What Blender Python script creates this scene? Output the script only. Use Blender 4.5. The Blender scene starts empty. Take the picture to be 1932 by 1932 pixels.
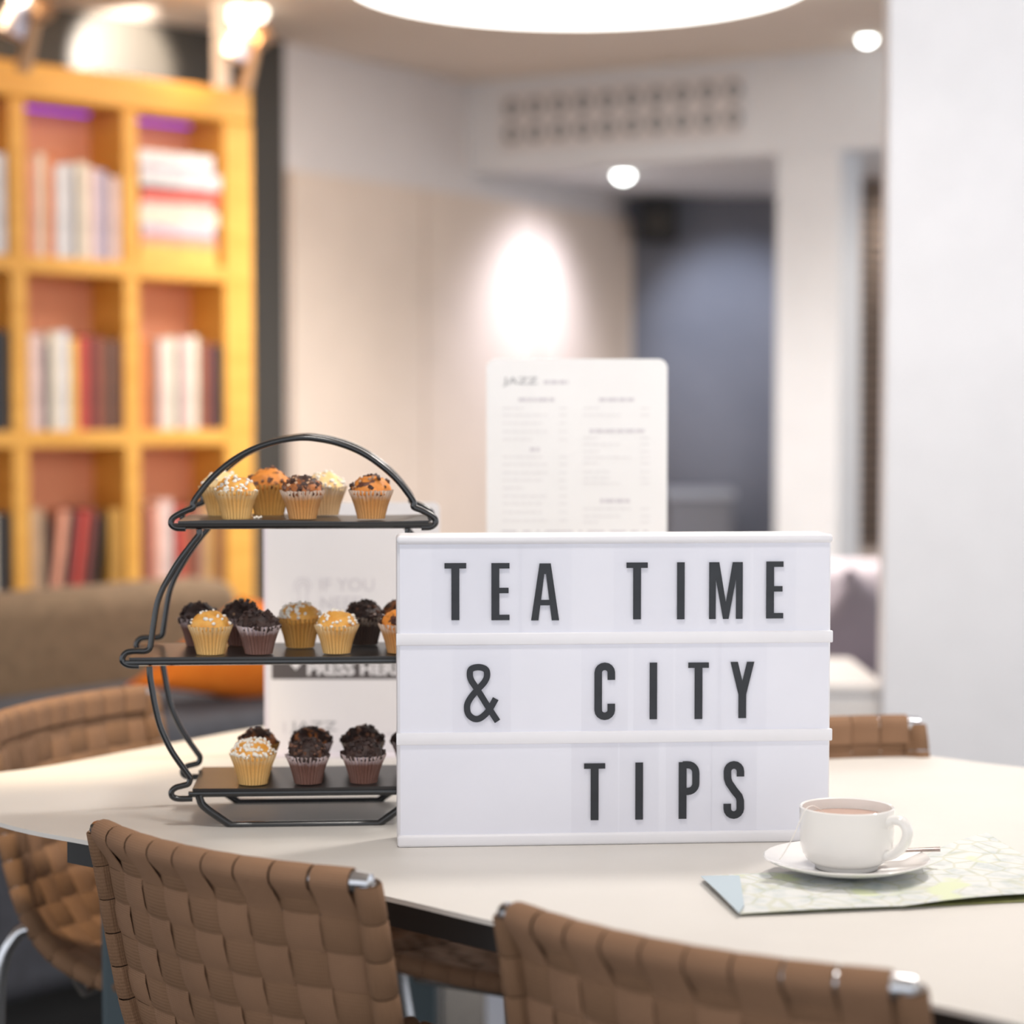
import bpy, bmesh, math, random
from mathutils import Vector, Matrix, noise
PI = math.pi
S = bpy.context.scene
COL = S.collection

# ---------------------------------------------------------------- camera, world, exposure
F = 4000.0                       # focal length in pixels of the 1932 px frame
CAMZ = 1.17
PITCH = math.atan(196.0 / F)
cam_d = bpy.data.cameras.new('camera')
cam = bpy.data.objects.new('camera', cam_d)
COL.objects.link(cam)
cam.location = (0, 0, CAMZ)
cam.rotation_euler = (PI/2 - PITCH, 0, 0)
cam_d.sensor_width = 36
cam_d.lens = 36 * F / 1932
cam_d.clip_start = 0.05
cam_d.dof.use_dof = True
cam_d.dof.focus_distance = 2.04
cam_d.dof.aperture_fstop = 3.0
S.camera = cam
S.view_settings.view_transform = 'Standard'
S.view_settings.look = 'None'
S.view_settings.gamma = 1
S.view_settings.use_curve_mapping = False
S.view_settings.exposure = 0.0
W = bpy.data.worlds.new('world'); S.world = W
W.use_nodes = True
W.node_tree.nodes['Background'].inputs[0].default_value = (0.93, 0.95, 1.0, 1)
W.node_tree.nodes['Background'].inputs[1].default_value = 1.42


def lamp(name, kind, loc, target, power, color=(1, 1, 1), size=0.3, spot=60, blend=0.5, shape=None):
    d = bpy.data.lights.new(name, kind)
    d.energy = power
    d.color = color
    if kind == 'AREA':
        d.shape = 'DISK'; d.size = size
    else:
        d.shadow_soft_size = size
    if kind == 'SPOT':
        d.spot_size = math.radians(spot); d.spot_blend = blend
    o = bpy.data.objects.new(name, d); COL.objects.link(o)
    o.location = loc
    v = Vector(target) - Vector(loc)
    o.rotation_euler = v.to_track_quat('-Z', 'Y').to_euler()
    return o

lamp('table_key_light', 'AREA', (0.75, 2.75, 2.30), (0.05, 2.2, 0.74), 18, (1.0, 0.94, 0.88), 0.30)
lamp('seating_light', 'SPOT', (-0.98, 1.75, 2.33), (-0.58, 2.80, 0.66), 150, (1.0, 0.78, 0.50), 0.06, 23, 0.6)
lamp('front_table_fill', 'AREA', (-0.05, 1.45, 2.33), (-0.05, 2.5, 1.0), 13, (1.0, 0.96, 0.91), 0.35)  # added fill to whiten the cards and muffins, no fixture overhead
lamp('jamb_fill', 'SPOT', (2.0, 6.2, 2.25), (1.2, 7.2, 1.1), 45, (1.0, 0.93, 0.84), 0.08, 60, 0.9)  # added spot, out of view, brightening the pillar jamb
lamp('cluster_glow', 'POINT', (-0.80, 5.98, 2.22), (0, 0, 0), 3.2, (1.0, 0.66, 0.34), 0.04)
lamp('cluster_glow_left', 'POINT', (-1.30, 5.2, 2.22), (0, 0, 0), 2.2, (1.0, 0.66, 0.34), 0.04)
lamp('column_fill', 'AREA', (1.25, 2.35, 2.33), (1.15, 4.0, 1.5), 16, (0.97, 0.98, 1.0), 0.3)  # added fill to lift the white column, no known fitting
lamp('alcove_fill', 'SPOT', (1.62, 7.75, 2.0), (1.5, 8.3, 1.0), 30, (1.0, 0.93, 0.84), 0.05, 130, 0.9)  # added fill so the alcove isn't dim, no lamp hangs there
_dl = lamp('disc_lamp_light', 'AREA', (0.185, 5.85, 2.29), (0.185, 5.85, 0), 50, (1.0, 0.95, 0.90), 1.2)
_dl.data.spread = math.radians(130)
lamp('bookcase_spot_light', 'SPOT', (-0.55, 4.9, 2.25), (-1.0, 5.95, 1.95), 13, (1.0, 0.90, 0.76), 0.03, 62, 0.9)
lamp('wall_wash_spot', 'SPOT', (-0.97, 6.24, 2.31), (-1.20, 6.57, 2.23), 120, (1.0, 0.90, 0.80), 0.02, 54, 0.5)
lamp('corridor_spot_light', 'SPOT', (0.42, 8.05, 1.96), (0.00, 8.2, 1.30), 50, (0.82, 0.83, 1.0), 0.16, 104, 1.0)
lamp('corridor_back_light', 'SPOT', (0.75, 8.0, 2.0), (0.95, 8.85, 1.4), 50, (0.8, 0.86, 1.0), 0.03, 60, 0.9)


# ---------------------------------------------------------------- pixel -> world
def ray(px, py):
    c, s = math.cos(PITCH), math.sin(PITCH)
    return Vector((px - 966, c*F + s*(966-py), -s*F + c*(966-py)))


def P(px, py, y):
    r = ray(px, py); k = y / r.y
    return Vector((r.x*k, y, CAMZ + r.z*k))


def G(px, py, z):
    r = ray(px, py); k = (z - CAMZ) / r.z
    return Vector((r.x*k, r.y*k, z))


# ---------------------------------------------------------------- helpers
def lin(c):
    out = []
    for v in c:
        v /= 255.0
        out.append(v/12.92 if v <= 0.04045 else ((v+0.055)/1.055)**2.4)
    return (out[0], out[1], out[2], 1)


def mat(name, col, rough=0.6, metal=0.0, col2=None, scale=8, stretch=(1, 1, 1), bump=0.0, bscale=None,
        detail=4, lo=0.35, hi=0.65, spec=0.5, coat=0.0, sss=0.0):
    m = bpy.data.materials.new(name); m.use_nodes = True
    nt = m.node_tree; b = nt.nodes['Principled BSDF']
    b.inputs['Base Color'].default_value = lin(col)
    b.inputs['Roughness'].default_value = rough
    b.inputs['Metallic'].default_value = metal
    b.inputs['Specular IOR Level'].default_value = spec
    b.inputs['Coat Weight'].default_value = coat
    if sss:
        b.inputs['Subsurface Weight'].default_value = sss
        b.inputs['Subsurface Radius'].default_value = (0.006, 0.004, 0.002)
    tc = nt.nodes.new('ShaderNodeTexCoord'); mp = nt.nodes.new('ShaderNodeMapping')
    mp.inputs['Scale'].default_value = stretch
    nt.links.new(tc.outputs['Object'], mp.inputs[0])
    n = nt.nodes.new('ShaderNodeTexNoise'); n.inputs['Scale'].default_value = scale
    n.inputs['Detail'].default_value = detail
    nt.links.new(mp.outputs[0], n.inputs['Vector'])
    if col2 is None:
        col2 = tuple(v*0.985 for v in col)
    r = nt.nodes.new('ShaderNodeValToRGB')
    r.color_ramp.elements[0].position = lo; r.color_ramp.elements[0].color = lin(col)
    r.color_ramp.elements[1].position = hi; r.color_ramp.elements[1].color = lin(col2)
    nt.links.new(n.outputs['Fac'], r.inputs[0]); nt.links.new(r.outputs[0], b.inputs['Base Color'])
    if bump:
        n2 = n
        if bscale:
            n2 = nt.nodes.new('ShaderNodeTexNoise'); n2.inputs['Scale'].default_value = bscale
            nt.links.new(mp.outputs[0], n2.inputs['Vector'])
        bp = nt.nodes.new('ShaderNodeBump'); bp.inputs['Strength'].default_value = bump
        bp.inputs['Distance'].default_value = 0.002
        nt.links.new(n2.outputs['Fac'], bp.inputs['Height']); nt.links.new(bp.outputs[0], b.inputs['Normal'])
    return m


def emit(name, col, strength):
    m = bpy.data.materials.new(name); m.use_nodes = True
    nt = m.node_tree; b = nt.nodes['Principled BSDF']
    b.inputs['Base Color'].default_value = lin(col)
    b.inputs['Emission Color'].default_value = lin(col)
    b.inputs['Emission Strength'].default_value = strength
    return m


def obj(name, bm, m, parent=None, smooth=False, kind=None, flat_angle=None, label=None):
    me = bpy.data.meshes.new(name)
    bmesh.ops.recalc_face_normals(bm, faces=bm.faces)
    bm.to_mesh(me); bm.free()
    o = bpy.data.objects.new(name, me); COL.objects.link(o)
    if isinstance(m, (list, tuple)):
        for x in m: me.materials.append(x)
    else:
        me.materials.append(m)
    if smooth:
        for p in me.polygons: p.use_smooth = True
        me.set_sharp_from_angle(angle=math.radians(flat_angle or 45))
    if parent: o.parent = parent
    if kind: o['kind'] = kind
    if label: o['label'] = label
    return o


def tag(o, label, cat, group=None):
    o['label'] = label; o['category'] = cat
    if group: o['group'] = group
    return o


def thing(name, label, cat, loc=(0, 0, 0), rz=0, group=None):
    o = bpy.data.objects.new(name, None); COL.objects.link(o)
    o.location = loc; o.rotation_euler = (0, 0, rz)
    o.empty_display_size = 0.05
    return tag(o, label, cat, group)


def struct(name, bm, m, **k):
    return obj(name, bm, m, kind='structure', **k)


def box(bm, x0, x1, y0, y1, z0, z1, bev=0.0, seg=2, mi=0):
    r = bmesh.ops.create_cube(bm, size=1)
    vs = r['verts']
    for v in vs:
        v.co = Vector(((x0+x1)/2 + v.co.x*(x1-x0), (y0+y1)/2 + v.co.y*(y1-y0), (z0+z1)/2 + v.co.z*(z1-z0)))
    fs = set(f for v in vs for f in v.link_faces)
    for f in fs: f.material_index = mi
    if bev:
        es = list(set(e for v in vs for e in v.link_edges))
        rr = bmesh.ops.bevel(bm, geom=es, offset=bev, segments=seg, affect='EDGES', profile=0.5)
        return list(set(v for f in rr['faces'] for v in f.verts))
    return vs


def nb(): return bmesh.new()


def B(x0, x1, y0, y1, z0, z1, bev=0.0, seg=2):
    bm = nb(); box(bm, x0, x1, y0, y1, z0, z1, bev, seg); return bm


def tube(bm, pts, r, n=8, closed=False, caps=True):
    pts = [Vector(p) for p in pts]
    N = len(pts); rings = []
    up = None
    for i, p in enumerate(pts):
        if closed:
            t = (pts[(i+1) % N] - pts[i-1]).normalized()
        else:
            t = (pts[min(i+1, N-1)] - pts[max(i-1, 0)]).normalized()
        if up is None:
            a = Vector((0, 0, 1)) if abs(t.z) < 0.9 else Vector((0, 1, 0))
            up = (a - t*a.dot(t)).normalized()
        else:
            up = (up - t*up.dot(t)).normalized()
        s = t.cross(up)
        rr = r[i] if isinstance(r, (list, tuple)) else r
        rings.append([bm.verts.new(p + (up*math.cos(2*PI*k/n) + s*math.sin(2*PI*k/n))*rr) for k in range(n)])
    M_ = N if closed else N-1
    for i in range(M_):
        a, b = rings[i], rings[(i+1) % N]
        for k in range(n):
            bm.faces.new((a[k], a[(k+1) % n], b[(k+1) % n], b[k]))
    if caps and not closed:
        bm.faces.new(rings[0][::-1]); bm.faces.new(rings[-1])


def smoothpath(pts, n=6, closed=False):
    pts = [Vector(p) for p in pts]
    out = []; N = len(pts)
    rng = range(N) if closed else range(N-1)
    for i in rng:
        p0 = pts[i-1] if (closed or i > 0) else pts[i]
        p1 = pts[i]; p2 = pts[(i+1) % N]
        p3 = pts[(i+2) % N] if (closed or i+2 < N) else p2
        for k in range(n):
            t = k/n
            out.append(0.5*((2*p1) + (p2-p0)*t + (2*p0-5*p1+4*p2-p3)*t*t + (3*p1-p0-3*p2+p3)*t**3))
    if not closed: out.append(pts[-1])
    return out


def lathe(bm, prof, n=48, c=(0, 0, 0), cap0=False, cap1=False):
    rings = []
    for r, z in prof:
        if r < 1e-6:
            rings.append([bm.verts.new((c[0], c[1], c[2]+z))])
        else:
            rings.append([bm.verts.new((c[0]+r*math.cos(2*PI*k/n), c[1]+r*math.sin(2*PI*k/n), c[2]+z)) for k in range(n)])
    for a, b in zip(rings, rings[1:]):
        for k in range(n):
            if len(a) == 1 and len(b) == 1: continue
            if len(a) == 1: bm.faces.new((a[0], b[(k+1) % n], b[k]))
            elif len(b) == 1: bm.faces.new((a[k], a[(k+1) % n], b[0]))
            else: bm.faces.new((a[k], a[(k+1) % n], b[(k+1) % n], b[k]))
    if cap0 and len(rings[0]) > 1: bm.faces.new(rings[0][::-1])
    if cap1 and len(rings[-1]) > 1: bm.faces.new(rings[-1])


def prism(bm, poly, z0, z1, mi=0):
    a = [bm.verts.new((p[0], p[1], z0)) for p in poly]
    b = [bm.verts.new((p[0], p[1], z1)) for p in poly]
    n = len(poly)
    fs = [bm.faces.new(a[::-1]), bm.faces.new(b)]
    for i in range(n): fs.append(bm.faces.new((a[i], a[(i+1) % n], b[(i+1) % n], b[i])))
    for f in fs: f.material_index = mi


def wallslab(p0, p1, z0, z1, th=0.1, bm=None):
    """vertical slab; p0->p1 front line in plan, thickness goes to the left of the direction"""
    bm = bm or nb()
    d = Vector((p1[0]-p0[0], p1[1]-p0[1])).normalized(); n = Vector((-d.y, d.x))
    poly = [(p0[0], p0[1]), (p1[0], p1[1]), (p1[0]+n.x*th, p1[1]+n.y*th), (p0[0]+n.x*th, p0[1]+n.y*th)]
    prism(bm, poly, z0, z1)
    return bm


def flat(bm, rects=(), polys=(), y=0.0, th=0.0006):
    """pieces in the local x-z plane, front towards -y"""
    for (x0, x1, z0, z1) in rects:
        polys = list(polys) + [[(x0, z0), (x1, z0), (x1, z1), (x0, z1)]]
    for i, poly in enumerate(polys):
        e = 0.000008*(i % 12)                 # keeps overlapping strokes from sharing a plane
        a = [bm.verts.new((p[0], y, p[1])) for p in poly]
        b = [bm.verts.new((p[0], y-th-e, p[1])) for p in poly]
        n = len(poly)
        bm.faces.new(a); bm.faces.new(b[::-1])
        for k in range(n): bm.faces.new((a[k], a[(k+1) % n], b[(k+1) % n], b[k]))


def stroke(pts, w, closed=False, w2=None):
    """quads of a thick poly-line in the x-z plane"""
    pts = [Vector((p[0], p[1])) for p in pts]
    N = len(pts); L = []; R = []
    for i in range(N):
        if closed: t = pts[(i+1) % N]-pts[i-1]
        else: t = pts[min(i+1, N-1)]-pts[max(i-1, 0)]
        t.normalize(); n = Vector((-t.y, t.x))
        L.append(pts[i]+n*w/2); R.append(pts[i]-n*w/2)
    q = []
    for i in range(N if closed else N-1):
        j = (i+1) % N
        q.append([tuple(R[i]), tuple(R[j]), tuple(L[j]), tuple(L[i])])
    return q


def textmesh(txt, x0, x1, z0, z1, bold=0.0):
    """built-in font, fitted to a rectangle of the x-z plane"""
    cu = bpy.data.curves.new('lettering', 'FONT'); cu.body = txt; cu.extrude = 0.01; cu.offset = bold
    cu.resolution_u = 3
    o = bpy.data.objects.new('lettering', cu); COL.objects.link(o)
    dg = bpy.context.evaluated_depsgraph_get()
    me = bpy.data.meshes.new_from_object(o.evaluated_get(dg))
    bm = nb(); bm.from_mesh(me)
    bpy.data.objects.remove(o); bpy.data.curves.remove(cu); bpy.data.meshes.remove(me)
    xs = [v.co.x for v in bm.verts]; ys = [v.co.y for v in bm.verts]
    a, b, c, d = min(xs), max(xs), min(ys), max(ys)
    for v in bm.verts:
        v.co = Vector((x0+(v.co.x-a)/(b-a)*(x1-x0), -0.0004 - 0.0004*(v.co.z > 0), z0+(v.co.y-c)/(d-c)*(z1-z0)))
    return bm


def merge(bm, other):
    me = bpy.data.meshes.new('tmp'); other.to_mesh(me); bm.from_mesh(me)
    bpy.data.meshes.remove(me); other.free()


# ---------------------------------------------------------------- materials
M = {}
M['ceiling'] = mat('ceiling_plaster', (242, 228, 214), 0.9)
M['wallbeige'] = mat('beige_wall', (226, 209, 194), 0.85)
M['wallgrey'] = mat('pale_grey_wall', (222, 216, 214), 0.85)
M['white'] = mat('white_wall', (226, 227, 230), 0.85)
M['dark'] = mat('charcoal_wall', (62, 58, 52), 0.45, bump=0.05)
M['slate'] = mat('grey_blue_wall', (122, 124, 134), 0.7, col2=(108, 111, 122), scale=2)
M['floor'] = mat('grey_carpet', (92, 90, 88), 0.95, col2=(74, 73, 72), scale=60, bump=0.5)
M['tabletop'] = mat('pale_wood_laminate', (222, 205, 190), 0.42, col2=(211, 192, 175), scale=5, stretch=(1, 7, 1), detail=8, coat=0.1)
M['tableedge'] = mat('pale_edge_band', (224, 220, 214), 0.5)
M['black'] = mat('black_frame_paint', (30, 30, 31), 0.5)
M['teal'] = mat('teal_grey_steel', (84, 98, 104), 0.45, metal=0.2)
M['steelpanel'] = mat('pale_steel_panel', (170, 176, 190), 0.5)
M['chrome'] = mat('chrome', (200, 202, 206), 0.18, metal=1.0)
M['wire'] = mat('black_wire_enamel', (24, 27, 30), 0.22, spec=0.6, coat=0.4)
M['tray'] = mat('black_tray_enamel', (38, 38, 40), 0.3, col2=(48, 45, 43), scale=14, bump=0.15)
M['boxwhite'] = mat('white_plastic', (238, 238, 243), 0.35)
M['ink'] = mat('black_film', (32, 36, 42), 0.4, col2=(40, 44, 51), scale=40)
M['china'] = mat('white_china', (240, 238, 235), 0.12, coat=0.5)
M['tea'] = mat('tea', (196, 160, 142), 0.05)
M['steel'] = mat('spoon_steel', (180, 165, 160), 0.2, metal=1.0)
M['paper'] = mat('white_paper', (240, 237, 238), 0.7)
M['menu'] = mat('white_menu_card', (250, 249, 248), 0.6)
M['pale'] = mat('pale_grey_print', (222, 218, 222), 0.8)
M['faint'] = mat('faint_grey_print', (241, 239, 239), 0.8)
M['mid'] = mat('grey_print', (178, 178, 180), 0.8)
M['ringgrey'] = mat('grey_ring_paint', (146, 148, 149), 0.7)
M['band'] = mat('charcoal_print', (92, 86, 86), 0.8)
M['acrylic_edge'] = mat('pinkish_acrylic_edge', (236, 228, 236), 0.3)
M['shelf'] = mat('golden_wood', (226, 168, 76), 0.5, col2=(214, 154, 62), scale=4, stretch=(1, 1, 6))
M['shelfback'] = mat('salmon_back_panel', (232, 158, 122), 0.7)
M['sofa'] = mat('taupe_sofa_fabric', (140, 116, 90), 0.95, col2=(126, 104, 80), scale=30, bump=0.2)
M['sofaseat'] = mat('slate_sofa_fabric', (78, 80, 88), 0.95, col2=(70, 71, 78), scale=30)
M['orange'] = mat('orange_cushion_fabric', (255, 138, 36), 0.9, col2=(248, 126, 28), scale=20)
M['lilac'] = mat('lilac_grey_fabric', (196, 186, 192), 0.95)
M['lilacdark'] = mat('mid_grey_fabric', (150, 142, 150), 0.95)
M['sugar'] = mat('sugar', (250, 244, 232), 0.5)
M['string'] = mat('string', (240, 236, 230), 0.8)
M['lampglow'] = emit('lamp_diffuser', (255, 250, 244), 6.0)
M['downglow'] = emit('downlight_glow', (250, 255, 252), 14.0)
M['warmglow'] = emit('warm_lamp_glow', (255, 244, 226), 5.0)
M['bulbglow'] = emit('bulb_glow', (255, 250, 240), 5.0)
M['trimwhite'] = mat('white_trim', (235, 230, 226), 0.5)
M['silver'] = mat('silver_lamp_metal', (196, 196, 212), 0.35, metal=0.5)
M['bronze'] = mat('bronze_lamp_metal', (176, 140, 106), 0.4, metal=0.4)


def strap_mat(name, col, col2):
    m = mat(name, col, 0.8, col2=col2, scale=9, spec=0.25)
    nt = m.node_tree; b = nt.nodes['Principled BSDF']
    uv = nt.nodes.new('ShaderNodeUVMap'); wv = nt.nodes.new('ShaderNodeTexWave')
    wv.inputs['Scale'].default_value = 140; wv.bands_direction = 'X'
    wv2 = nt.nodes.new('ShaderNodeTexWave'); wv2.inputs['Scale'].default_value = 90; wv2.bands_direction = 'Y'
    nt.links.new(uv.outputs[0], wv.inputs['Vector']); nt.links.new(uv.outputs[0], wv2.inputs['Vector'])
    ad = nt.nodes.new('ShaderNodeMath'); ad.operation = 'ADD'
    nt.links.new(wv.outputs['Fac'], ad.inputs[0]); nt.links.new(wv2.outputs['Fac'], ad.inputs[1])
    bp = nt.nodes.new('ShaderNodeBump'); bp.inputs['Strength'].default_value = 0.45; bp.inputs['Distance'].default_value = 0.0006
    nt.links.new(ad.outputs[0], bp.inputs['Height']); nt.links.new(bp.outputs[0], b.inputs['Normal'])
    return m
M['strap'] = strap_mat('brown_webbing', (148, 114, 88), (138, 106, 82))
M['strap2'] = strap_mat('brown_webbing_cross', (136, 104, 79), (126, 96, 72))

# ---------------------------------------------------------------- the room
TZ = 0.74
CZ = 2.37
cn = Vector((-0.187, 7.92))                       # corner between the left wall and the beam
sh_r = Vector((-0.753, 6.2)); su = Vector((-0.709, -0.705)); sn = Vector((-0.705, 0.709))
struct('floor', B(-5, 5, -2, 11, -0.1, 0), M['floor'])
struct('ceiling', B(-5, 5, -1.0, 11, CZ, CZ+0.1), M['ceiling'])
dw1 = Vector((-0.749, 7.03)); dw0 = dw1 + su*4.2
struct('wall_left', wallslab(dw0, dw1, 0, CZ, 0.12), M['dark'])
wb1 = Vector((0.50, 8.90))
struct('wall_back', wallslab((-0.749, 7.03), wb1, 0, CZ, 0.12), M['wallgrey'])
bd = Vector((wb1.x+0.749, wb1.y-7.03)).normalized(); bn = Vector((bd.y, -bd.x))
a0 = Vector((-0.749, 7.03)) + bn*0.025
for i in range(3):                                # beige wall panels, a narrow joint between
    L = (wb1-dw1).length; s0 = L*i/3 + 0.006; s1 = L*(i+1)/3 - 0.006
    tr = struct('trim_%d' % (i+1), wallslab(a0+bd*s0, a0+bd*s1, 0.06, 1.952, 0.024), M['wallbeige'])
br = Vector((1.243, 7.09)); bmd = (br-cn).normalized(); bmn = Vector((-bmd.y, bmd.x))
BZ = 2.035
bmid = [cn+bmd*0.02, cn+bmd*3.4]
struct('wall_beam', wallslab(bmid[0], bmid[1], BZ, CZ, 0.16), M['white'])
bm = nb(); prism(bm, [cn+bmn*0.16, cn+bmd*3.4+bmn*0.16, (4.2, 9.2), (0.5, 9.2)], BZ+0.012, BZ+0.08)
struct('ceiling_corridor', bm, M['white'])
struct('wall_corridor', B(0.42, 1.45, 8.86, 8.96, 0, BZ+0.01), M['slate'])
def on_beam(px, off=0.0):
    r = ray(px, 700); k = r.x/r.y
    t = (k*cn.y - cn.x)/(bmd.x - k*bmd.y)
    return cn + bmd*t + bmn*off
struct('wall_pillar', wallslab(on_beam(1463, 0.004), on_beam(1582, 0.004), 0, BZ-0.001, 0.20), M['white'])
struct('wall_alcove', B(1.20, 2.6, 8.30, 8.40, 0, BZ+0.01), M['wallbeige'])
struct('wall_right', B(0.706, 1.9, 4.0, 4.07, 0, CZ-0.001), mat('bright_white_wall', (243, 243, 246), 0.85))

# ---------------------------------------------------------------- ceiling lamps
t = thing('ceiling_disc_lamp', 'large round white glowing ceiling lamp at the top of the picture', 'lamp', (0.185, 5.85, CZ))
bm = nb(); lathe(bm, [(0.0, 0), (0.60, 0), (0.60, -0.03), (0.0, -0.03)], 72); obj('mount', bm, M['trimwhite'], t)
bm = nb(); lathe(bm, [(0.0, -0.031), (0.63, -0.031), (0.64, -0.037), (0.635, -0.046), (0.0, -0.048)], 96)
obj('diffuser', bm, M['lampglow'], t)


def downlight(loc, r, label, glow='downglow'):
    t = thing('downlight', label, 'downlight', loc)
    bm = nb(); lathe(bm, [(r*1.25, 0), (r*1.25, -0.004), (r, -0.006), (r, 0.0)], 32); obj('trim_ring', bm, M['trimwhite'], t)
    bm = nb(); lathe(bm, [(r*0.99, -0.001), (r*0.95, -r*0.35), (r*0.7, -r*0.7), (r*0.35, -r*0.9), (0, -r*0.95)], 32); obj('lens', bm, M[glow], t, True)
g = G(1636, 70, CZ); downlight((g.x, g.y, CZ), 0.026, 'small round bright downlight in the ceiling beside the white column')
g = G(1176, 326, BZ+0.012); downlight((g.x, g.y, BZ+0.012), 0.034, 'small round bright downlight under the corridor ceiling')
g = G(465, 15, CZ); downlight((g.x, g.y, CZ), 0.062, 'wide round downlight in the ceiling above the bookcase corner', 'warmglow')


def spot(px, py, d, label, lit=True):
    c = P(px, py, d)
    t = thing('ceiling_spotlight', label, 'spotlight', (c.x, c.y, CZ))
    dz = c.z - CZ
    bm = nb(); lathe(bm, [(0.0, 0), (0.035, 0), (0.035, -0.014), (0, -0.016)], 24); obj('canopy', bm, M['bronze'], t)
    bm = nb(); tube(bm, [(0, 0, -0.012), (0.01, 0, dz*0.5), (0.0, 0, dz)], 0.006, 8); obj('stem', bm, M['bronze'], t)
    bm = nb()
    tube(bm, [(0.0, 0.0, dz+0.01), (-0.035, -0.01, dz-0.075)], [0.03, 0.042], 20); obj('shade', bm, M['silver'], t, True)
    bm = nb(); tube(bm, [(0.025, -0.01, dz+0.01), (0.06, -0.02, dz-0.03)], [0.026, 0.034], 16)
    obj('side_shade', bm, M['bronze'], t, True)
    bm = nb(); tube(bm, [(0.03, 0, dz-0.03), (-0.005, 0, dz-0.165)], [0.014, 0.021], 16)
    obj('hanging_shade', bm, M['bronze'], t, True)
    bm = nb(); bmesh.ops.create_icosphere(bm, subdivisions=2, radius=0.024, matrix=Matrix.Translation((0.0, -0.045, dz+0.012)))
    obj('bulb', bm, M['bulbglow' if lit else 'warmglow'], t, True)
spot(463, 60, 6.05, 'silver and bronze spotlight cluster above the right end of the bookcase')
spot(45, 8, 5.3, 'silver and bronze spotlight cluster at the top left corner')

# small dark wall lamp on the beige wall
c = P(585, 232, 7.2)
t = thing('wall_lamp', 'small dark branched wall lamp beside the charcoal wall end', 'wall lamp', (c.x, c.y, c.z), math.atan2(bd.y, bd.x))
bm = nb(); tube(bm, [(-0.03, 0.12, 0), (-0.03, 0.0, 0)], 0.012, 10); obj('arm', bm, M['black'], t)
bm = nb(); lathe(bm, [(0, 0.07), (0.02, 0.065), (0.036, 0.0), (0.02, -0.075), (0, -0.09)], 20, (-0.045, 0, 0.02)); obj('shade', bm, M['dark'], t, True)
bm = nb(); tube(bm, [(-0.03, 0, 0.0), (0.05, -0.01, 0.01)], 0.008, 8)
lathe(bm, [(0, 0.03), (0.028, 0.015), (0.03, -0.015), (0, -0.03)], 20, (0.075, 0, -0.003)); obj('lamp_head', bm, M['black'], t, True)

# perforated sign panel on the beam
pl = on_beam(948, -0.012); pr = on_beam(1402, -0.012)
t = thing('wall_grille', 'pale panel with two rows of ten grey round rings on the beam', 'wall panel', (pl.x, pl.y, 0), math.atan2(bmd.y, bmd.x))
Lp = (pr-pl).length
obj('panel', B(0, Lp, 0, 0.010, 2.108, 2.318, 0.002, 1), M['wallgrey'], t)
for row in range(2):
    for k in range(10):
        bm = nb(); x = 0.050 + k*(Lp-0.085)/9.0; z = 2.262 - row*0.094
        ring = [(x+0.023*math.cos(a*PI/10), -0.004, z+0.026*math.sin(a*PI/10)) for a in range(20)]
        tube(bm, ring, 0.0085, 6, closed=True)
        obj('ring', bm, M['ringgrey'], t)

# speaker on the corridor wall
c = P(1240, 420, 8.86)
t = thing('wall_speaker', 'small black square speaker high on the grey corridor wall', 'speaker', (c.x, c.y, c.z))
obj('cabinet', B(-0.075, 0.075, -0.12, -0.001, -0.085, 0.085, 0.01), M['black'], t)
bm = nb(); lathe(bm, [(0, 0.0), (0.03, 0.008), (0.05, 0.0)], 24)
bmesh.ops.rotate(bm, verts=bm.verts, matrix=Matrix.Rotation(PI/2, 3, 'X')); bmesh.ops.translate(bm, verts=bm.verts, vec=(0, -0.122, -0.01))
obj('cone', bm, M['dark'], t)

# low grey cabinet line in the corridor
c = P(1320, 925, 8.5)
t = thing('corridor_cabinet', 'low grey cabinet against the dark corridor wall', 'cabinet', (c.x, 8.62, 0))
obj('body', B(-0.13, 0.13, -0.15, 0.15, 0.02, c.z-0.03, 0.005), M['slate'], t)
obj('top', B(-0.14, 0.14, -0.16, 0.16, c.z-0.03, c.z, 0.004), M['steelpanel'], t)

# lattice screen in the alcove
pa = P(1619, 300, 8.05); pb = P(1740, 300, 8.05); zb = P(1640, 1034, 8.05).z; zt = BZ+0.0
t = thing('lattice_screen', 'tall dark metal lattice screen in the opening beside the white column', 'screen', (pa.x, 8.05, 0))
wd = pb.x-pa.x
obj('backing', B(0, wd, 0.02, 0.035, zb, zt), mat('tan_backing', (172, 148, 132), 0.8), t)
for k in range(5):
    x = 0.006 + k*0.0565
    if x < wd: obj('upright', B(x-0.007, x+0.007, 0, 0.012, zb, zt), M['black'], t)
nrow = int((zt-zb)/0.0425)
for k in range(nrow+1):
    z = zb + 0.003 + k*0.0425
    obj('crossbar', B(0, wd, 0.002, 0.01, z-0.0042, z+0.0042), M['black'], t)
obj('plinth', B(0, wd, 0.0, 0.05, 0.0, zb), mat('taupe_plinth', (196, 182, 174), 0.8), t)

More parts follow.
